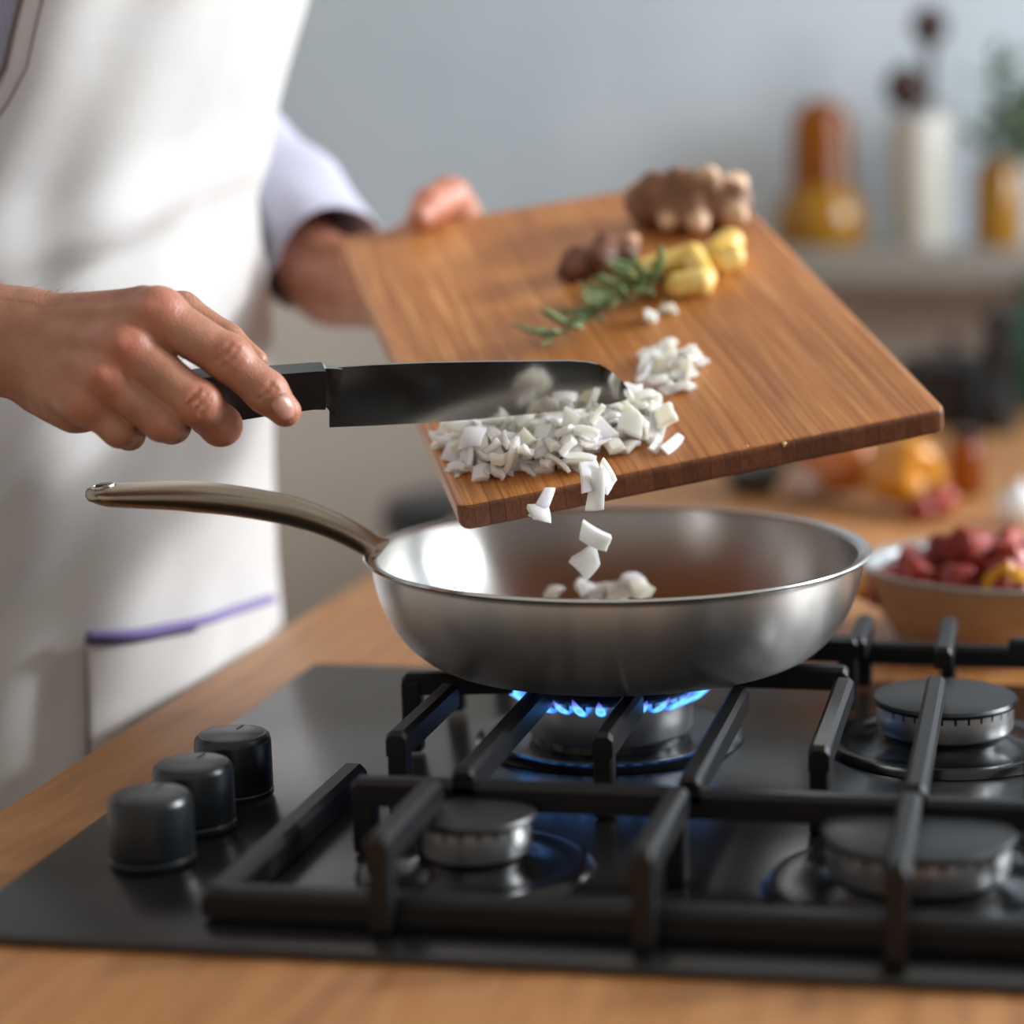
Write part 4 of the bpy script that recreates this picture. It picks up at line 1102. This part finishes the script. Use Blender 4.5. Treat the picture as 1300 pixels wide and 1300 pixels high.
MAT['darkbr'] = M('dark_brown_wood', '#3a2522', .45).m
MAT['ceramic'] = M('off_white_ceramic', '#c2c0b6', .4).m
MAT['plant'] = M('herb_leaf', '#4d6a2c', .5).m
MAT['white'] = M('glazed_white', '#eef2f5', .15).m
MAT['grey'] = M('slate_grey_glaze', '#4c5353', .3).m
def jar_on(px, py, prof, m, name, label, cat, z=-.005, n=48, cap=None):
    p = onz(px, py, z) if z < .1 else ony(px, py, 2.88)
    if z >= .1: p[2] = LEDGE_Z
    root = empty(name, p, None, label, cat); lathe('body', prof, m, root, n=n)
    if cap: lathe(cap[0], cap[1], cap[2], root, n=n)
    return root
jar_on(1226, 628, [(0, 0), (.017, 0), (.0185, .003), (.0185, .045), (.013, .052), (.013, .056)], MAT['amber'], 'spice_jar', 'small amber spice jar on the worktop near the yellow pepper', 'jar', cap=('lid', [(.015, .055), (.015, .064), (0, .065)], MAT['darkbr']))
jar_on(1296, 668, [(0, 0), (.012, .0), (.021, .008), (.0235, .017), (.019, .028), (.008, .034), (.003, .041), (0, .043)], MAT['white'], 'garlic_bulb', 'white garlic bulb on the worktop behind the tomato bowl', 'garlic')
jar_on(958, 624, [(0, .002), (.018, 0), (.022, .002), (.036, .024), (.037, .027), (.034, .026), (.020, .006), (0, .005)], MAT['grey'], 'small_bowl', 'small slate grey bowl on the worktop behind the pan', 'bowl')
jar_on(1025, 636, [(0, 0), (.014, 0), (.021, .008), (.022, .016), (.017, .026), (.007, .031), (.003, .038), (0, .039)], M('pinkish_garlic_skin', '#b59c90', .5).m, 'garlic_bulb', 'dull pinkish garlic bulb left of the orange pepper', 'garlic')
# black stovetop pot and dark mill further back
jar_on(1205, 535, [(0, 0), (.060, 0), (.064, .004), (.064, .070), (.067, .073), (.064, .075), (.040, .083), (0, .086)], MAT['dark'], 'cooking_pot', 'low black enamel pot with lid at the back of the worktop', 'pot', cap=('lid_knob', [(0, .086), (.006, .087), (.006, .094), (.012, .098), (.012, .104), (0, .107)], MAT['darkbr']))
jar_on(1266, 548, [(0, 0), (.024, 0), (.025, .004), (.019, .050), (.016, .075), (.021, .095), (.022, .105), (.012, .112), (.014, .118), (.020, .128), (.018, .142), (.008, .149), (0, .150)], MAT['dark'], 'pepper_mill', 'tall black pepper mill at the back of the worktop', 'pepper mill')
jar_on(1306, 520, [(0, 0), (.034, 0), (.036, .004), (.036, .11), (.030, .125), (.014, .14), (.014, .17), (.016, .172), (0, .173)], M('dark_green_glass', '#274b3a', .12).m, 'green_bottle', 'dark green bottle behind the black pepper mill', 'bottle')
# ledge
dec = jar_on(1042, 314, [(0, 0), (.055, 0), (.060, .005), (.063, .03), (.060, .055), (.050, .070), (.043, .078)], MAT['oil'], 'amber_decanter', 'amber glass decanter with golden base standing on the grey ledge', 'decanter', z=.2, cap=('neck', [(.043, .078), (.041, .090), (.040, .165), (.036, .178), (.026, .184), (.026, .192), (0, .193)], MAT['amber']))
p = ony(1040, 316, 2.88)
jar_on(1168, 326, [(0, 0), (.034, 0), (.038, .005), (.040, .10), (.041, .165), (.039, .172), (.037, .165), (.036, .01), (0, .008)], MAT['ceramic'], 'utensil_crock', 'off white ceramic crock holding dark spoons on the ledge', 'crock', z=.2)
cp = ony(1168, 326, 2.88); cp[2] = LEDGE_Z
def spoon(px, py, r, lean, label):
    e = ony(px, py, 2.87); b = np.array([cp[0] + lean, cp[1], LEDGE_Z + .012])
    root = empty('wooden_spoon', b, None, label, 'spoon', 'spoons in the crock')
    e = e - b; d = e / np.linalg.norm(e)
    tube('stick', [(0, 0, 0), tuple(e - d * r * .8)], [.006, .007], MAT['darkbr'], root, 12)
    v, f = tube_data([e - d * r * 1.05, e - d * r * .8, e - d * r * .3, e + d * r * .3, e + d * r * .8, e + d * r * 1.05], [.006, r * .6, r * .95, r * .95, r * .6, .004], 20, .5, (0, 1, 0)); from_data('bowl', v, f, MAT['darkbr'], root)
spoon(1180, 33, .026, .006, 'taller dark round spoon standing in the ceramic crock')
spoon(1150, 112, .030, -.010, 'shorter dark round spoon standing in the ceramic crock')
jar_on(1266, 314, [(0, 0), (.030, 0), (.034, .004), (.034, .085), (.030, .105), (.026, .112), (.028, .116), (.024, .116), (.024, .108), (.029, .08), (.029, .006), (0, .005)], MAT['oil'], 'herb_jar', 'golden glass jar holding green herbs on the ledge', 'jar', z=.2)
jp = ony(1266, 314, 2.88); jp[2] = LEDGE_Z
herb = empty('herb_bunch', jp + np.array([0, 0, .008]), None, 'bushy green herb bunch standing in the golden jar', 'herb')
r4 = random.Random(11)
def hleaf():
    v, f = [], []
    for i in range(7):
        t = i / 6; w = .013 * math.sin(math.pi * (t * .9 + .05)) ** .8
        for s in (-1, 0, 1): v.append((t * .045, s * w, .006 * t * t - .003 * abs(s) + .001))
    for i in range(6):
        for s in (0, 1): f.append((i * 3 + s, (i + 1) * 3 + s, (i + 1) * 3 + s + 1, i * 3 + s + 1))
    me = bpy.data.meshes.new('leaf'); me.from_pydata(v, [], f); me.update(); me.materials.append(MAT['plant'])
    for p_ in me.polygons: p_.use_smooth = True
    return me
HL = hleaf()
for i in range(9):
    a = i * 2.4; tip = Vector((.045 * math.cos(a) + .035, .03 * math.sin(a), .20 + r4.uniform(-.03, .06)))
    tube('stem', [(0, 0, 0), tuple(tip * .5 + Vector((-.012, 0, .02))), tuple(tip)], [.0022, .002, .0012], MAT['leaf'], herb, 6)
    for k in range(9):
        t = .48 + k * .06; p_ = tip * t + Vector((-.01 * (1 - t), 0, .01)); b_ = a + k * 2.1
        q = bpy.data.objects.new('leaf', HL); COL.objects.link(q); q.parent = herb; q.location = p_; q.rotation_euler = (r4.uniform(-.5, .5), r4.uniform(-.7, .3), b_); q.scale = (r4.uniform(.7, 1.1),) * 3

# black bar stool beyond the person
st = empty('bar_stool', (-.635, 2.30, FLZ), None, 'small round black stool standing beside the far end of the worktop', 'stool')
lathe('seat', [(0, .800), (.080, .800), (.088, .806), (.090, .826), (.084, .842), (.060, .848), (0, .850)], MAT['dark'], st, n=48)
for k in range(4):
    a = math.pi / 4 + k * math.pi / 2
    tube('leg', [(.065 * math.cos(a), .065 * math.sin(a), .80), (.13 * math.cos(a), .13 * math.sin(a), .001)], [.011, .010], MAT['dark'], st, 10)
lathe('foot_ring', [(.108, .30), (.114, .306), (.108, .312), (.102, .306)], MAT['dark'], st, n=40, closed=True)
